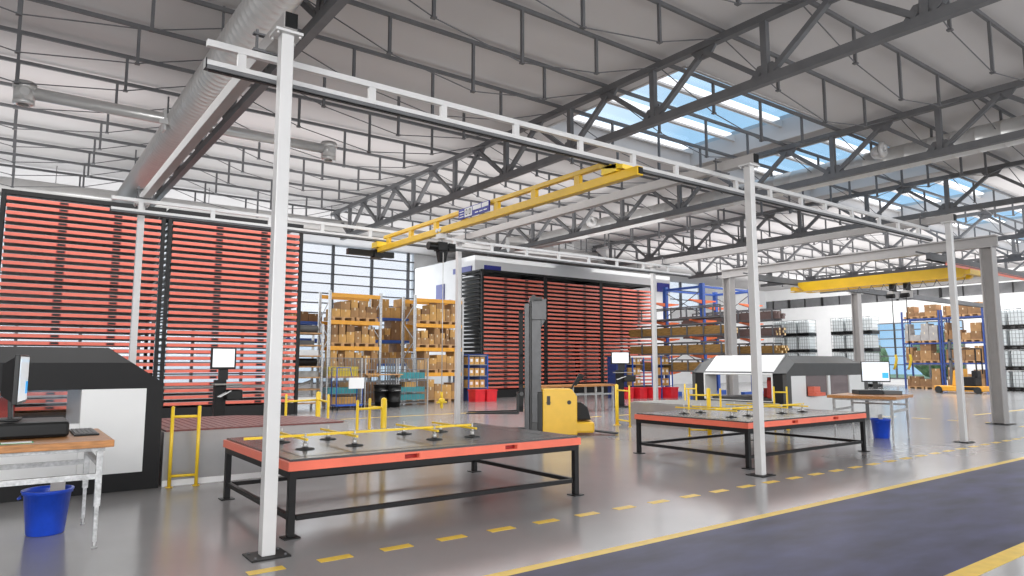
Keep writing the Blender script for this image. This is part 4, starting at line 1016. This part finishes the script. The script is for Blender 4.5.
# ---- heavy crane on the right: columns, wide runway beam, rails and yellow girders
for k, (x, y, l) in enumerate(((22.75, 7.62, 'wide grey column at the right, standing before the yellow line'), (22.75, 16.5, 'wide grey column behind the white canopy of the right machine'), (32.6, 16.5, 'slim grey column in front of the white caged tanks'), (32.6, 7.62, 'wide grey column outside the right edge of the frame'))):
    t = thing('crane_column', l, 'column', (x, y, 0), 0, 'heavy crane columns')
    m = MB(); m.box(x-.17, y-.16, .02, x+.17, y-.13, 5.03); m.box(x-.17, y+.13, .02, x+.17, y+.16, 5.03); m.box(x-.02, y-.13, .02, x+.02, y+.13, 5.03)
    build('column_section', m, 'silver', t)
    build('base_plate', MB().box(x-.3, y-.28, 0, x+.3, y+.28, .02), 'dark', t); build('cap_plate', MB().box(x-.2, y-.18, 5.03, x+.2, y+.18, 5.06), 'silver', t)
for x, l in ((22.75, 'wide grey runway beam joining the near pair of wide columns'), (32.6, 'wide grey runway beam joining the far pair of columns')):
    t = thing('runway_beam', l, 'beam', (x, 12, 5.06), 0, 'wide runway beams')
    build('web', MB().box(x-.02, 7.35, 5.08, x+.02, 16.8, 5.36), 'silver', t)
    build('flange', MB().box(x-.13, 7.35, 5.06, x+.13, 16.8, 5.09), 'silver', t); build('flange', MB().box(x-.13, 7.35, 5.35, x+.13, 16.8, 5.385), 'silver', t)
for y, l in ((8.75, 'crane track with a red conductor strip below the wide runway beam'), (14.7, 'crane track at the far ends of the yellow girders')):
    t = thing('crane_track', l, 'crane rail', (28, y, 4.75), 0, 'heavy crane tracks')
    build('track', MB().box(21.6, y-.06, 4.72, 45, y+.06, 4.94).box(21.6, y-.09, 4.72, 45, y+.09, 4.745), 'steel', t)
    if y < 10: build('conductor_strip', MB().box(22.6, y-.075, 4.64, 45, y-.06, 4.76), 'orange', t, label='salmon red conductor strip')
    for x in (22.75, 32.6): build('hanger', MB().box(x-.1, y-.03, 4.94, x+.1, y+.03, 5.06), 'steel', t)
    build('upper_pipe', MB().box(21.6, y+.3, 4.98, 45, y+.34, 5.02).box(22.7,y+.0,4.94,22.8,y+.34,4.99), 'steel', t)
t = thing('crane_bridge', 'heavy yellow double girder crane bridge at the right', 'crane', (24.8, 12, 4.5))
for x, nm in ((24.55, 0), (25.15, 1)):
    build('girder', MB().prism([(8.75,4.80),(14.6-nm*.3,4.80),(14.6-nm*.3,4.66),(14.35-nm*.3,4.46),(8.95,4.46),(8.75,4.66)], x-.09, x+.09, 'x'), 'craneyel', t)
    build('lower_flange', MB().box(x-.14, 9.0, 4.44, x+.14, 14.9-nm*.3, 4.462), 'craneyel', t)
build('end_carriage', MB().box(24.2, 8.62, 4.50, 25.5, 8.76, 4.66), 'craneyel', t); build('end_carriage', MB().box(24.2, 14.62, 4.48, 25.5, 14.76, 4.62), 'craneyel', t)
m = MB()
for k in range(9): m.tube([(24.3,8.8+k*.42,4.42),(24.3,8.9+k*.42,4.22),(24.3,9.1+k*.42,4.22),(24.3,9.22+k*.42,4.42)], .012, 5)
o = build('festoon_cable', m, 'steel', t)
for k, y in enumerate((11.25, 10.78)):
    t = thing('wire_hoist', 'grey wire hoist on the right yellow bridge, %s of the two' % ['left', 'right'][k], 'hoist', (24.8, y, 4), 0, 'wire hoists')
    build('hoist_body', MB().box(24.62, y-.10, 3.95, 24.98, y+.12, 4.18).cyl((24.6,y,4.12),(25.0,y,4.12),.09,14), 'galv', t); build('trolley', MB().box(24.65, y-.06, 4.15, 24.95, y+.06, 4.46), 'dark', t)
    build('motor', MB().cyl((24.58,y-.14,4.02),(24.58,y+.12,4.02),.08,12), 'dark', t)
    build('cable', MB().cyl((24.7,y,3.97),(24.7,y,1.95),.014,6), 'black', t)
    build('pendant', MB().tube([(24.7,y,2.0),(24.7,y-.03,1.85),(24.7,y+.03,1.6),(24.7,y+.08,1.5)], .045, 8), 'yellow', t, label='yellow pendant control')
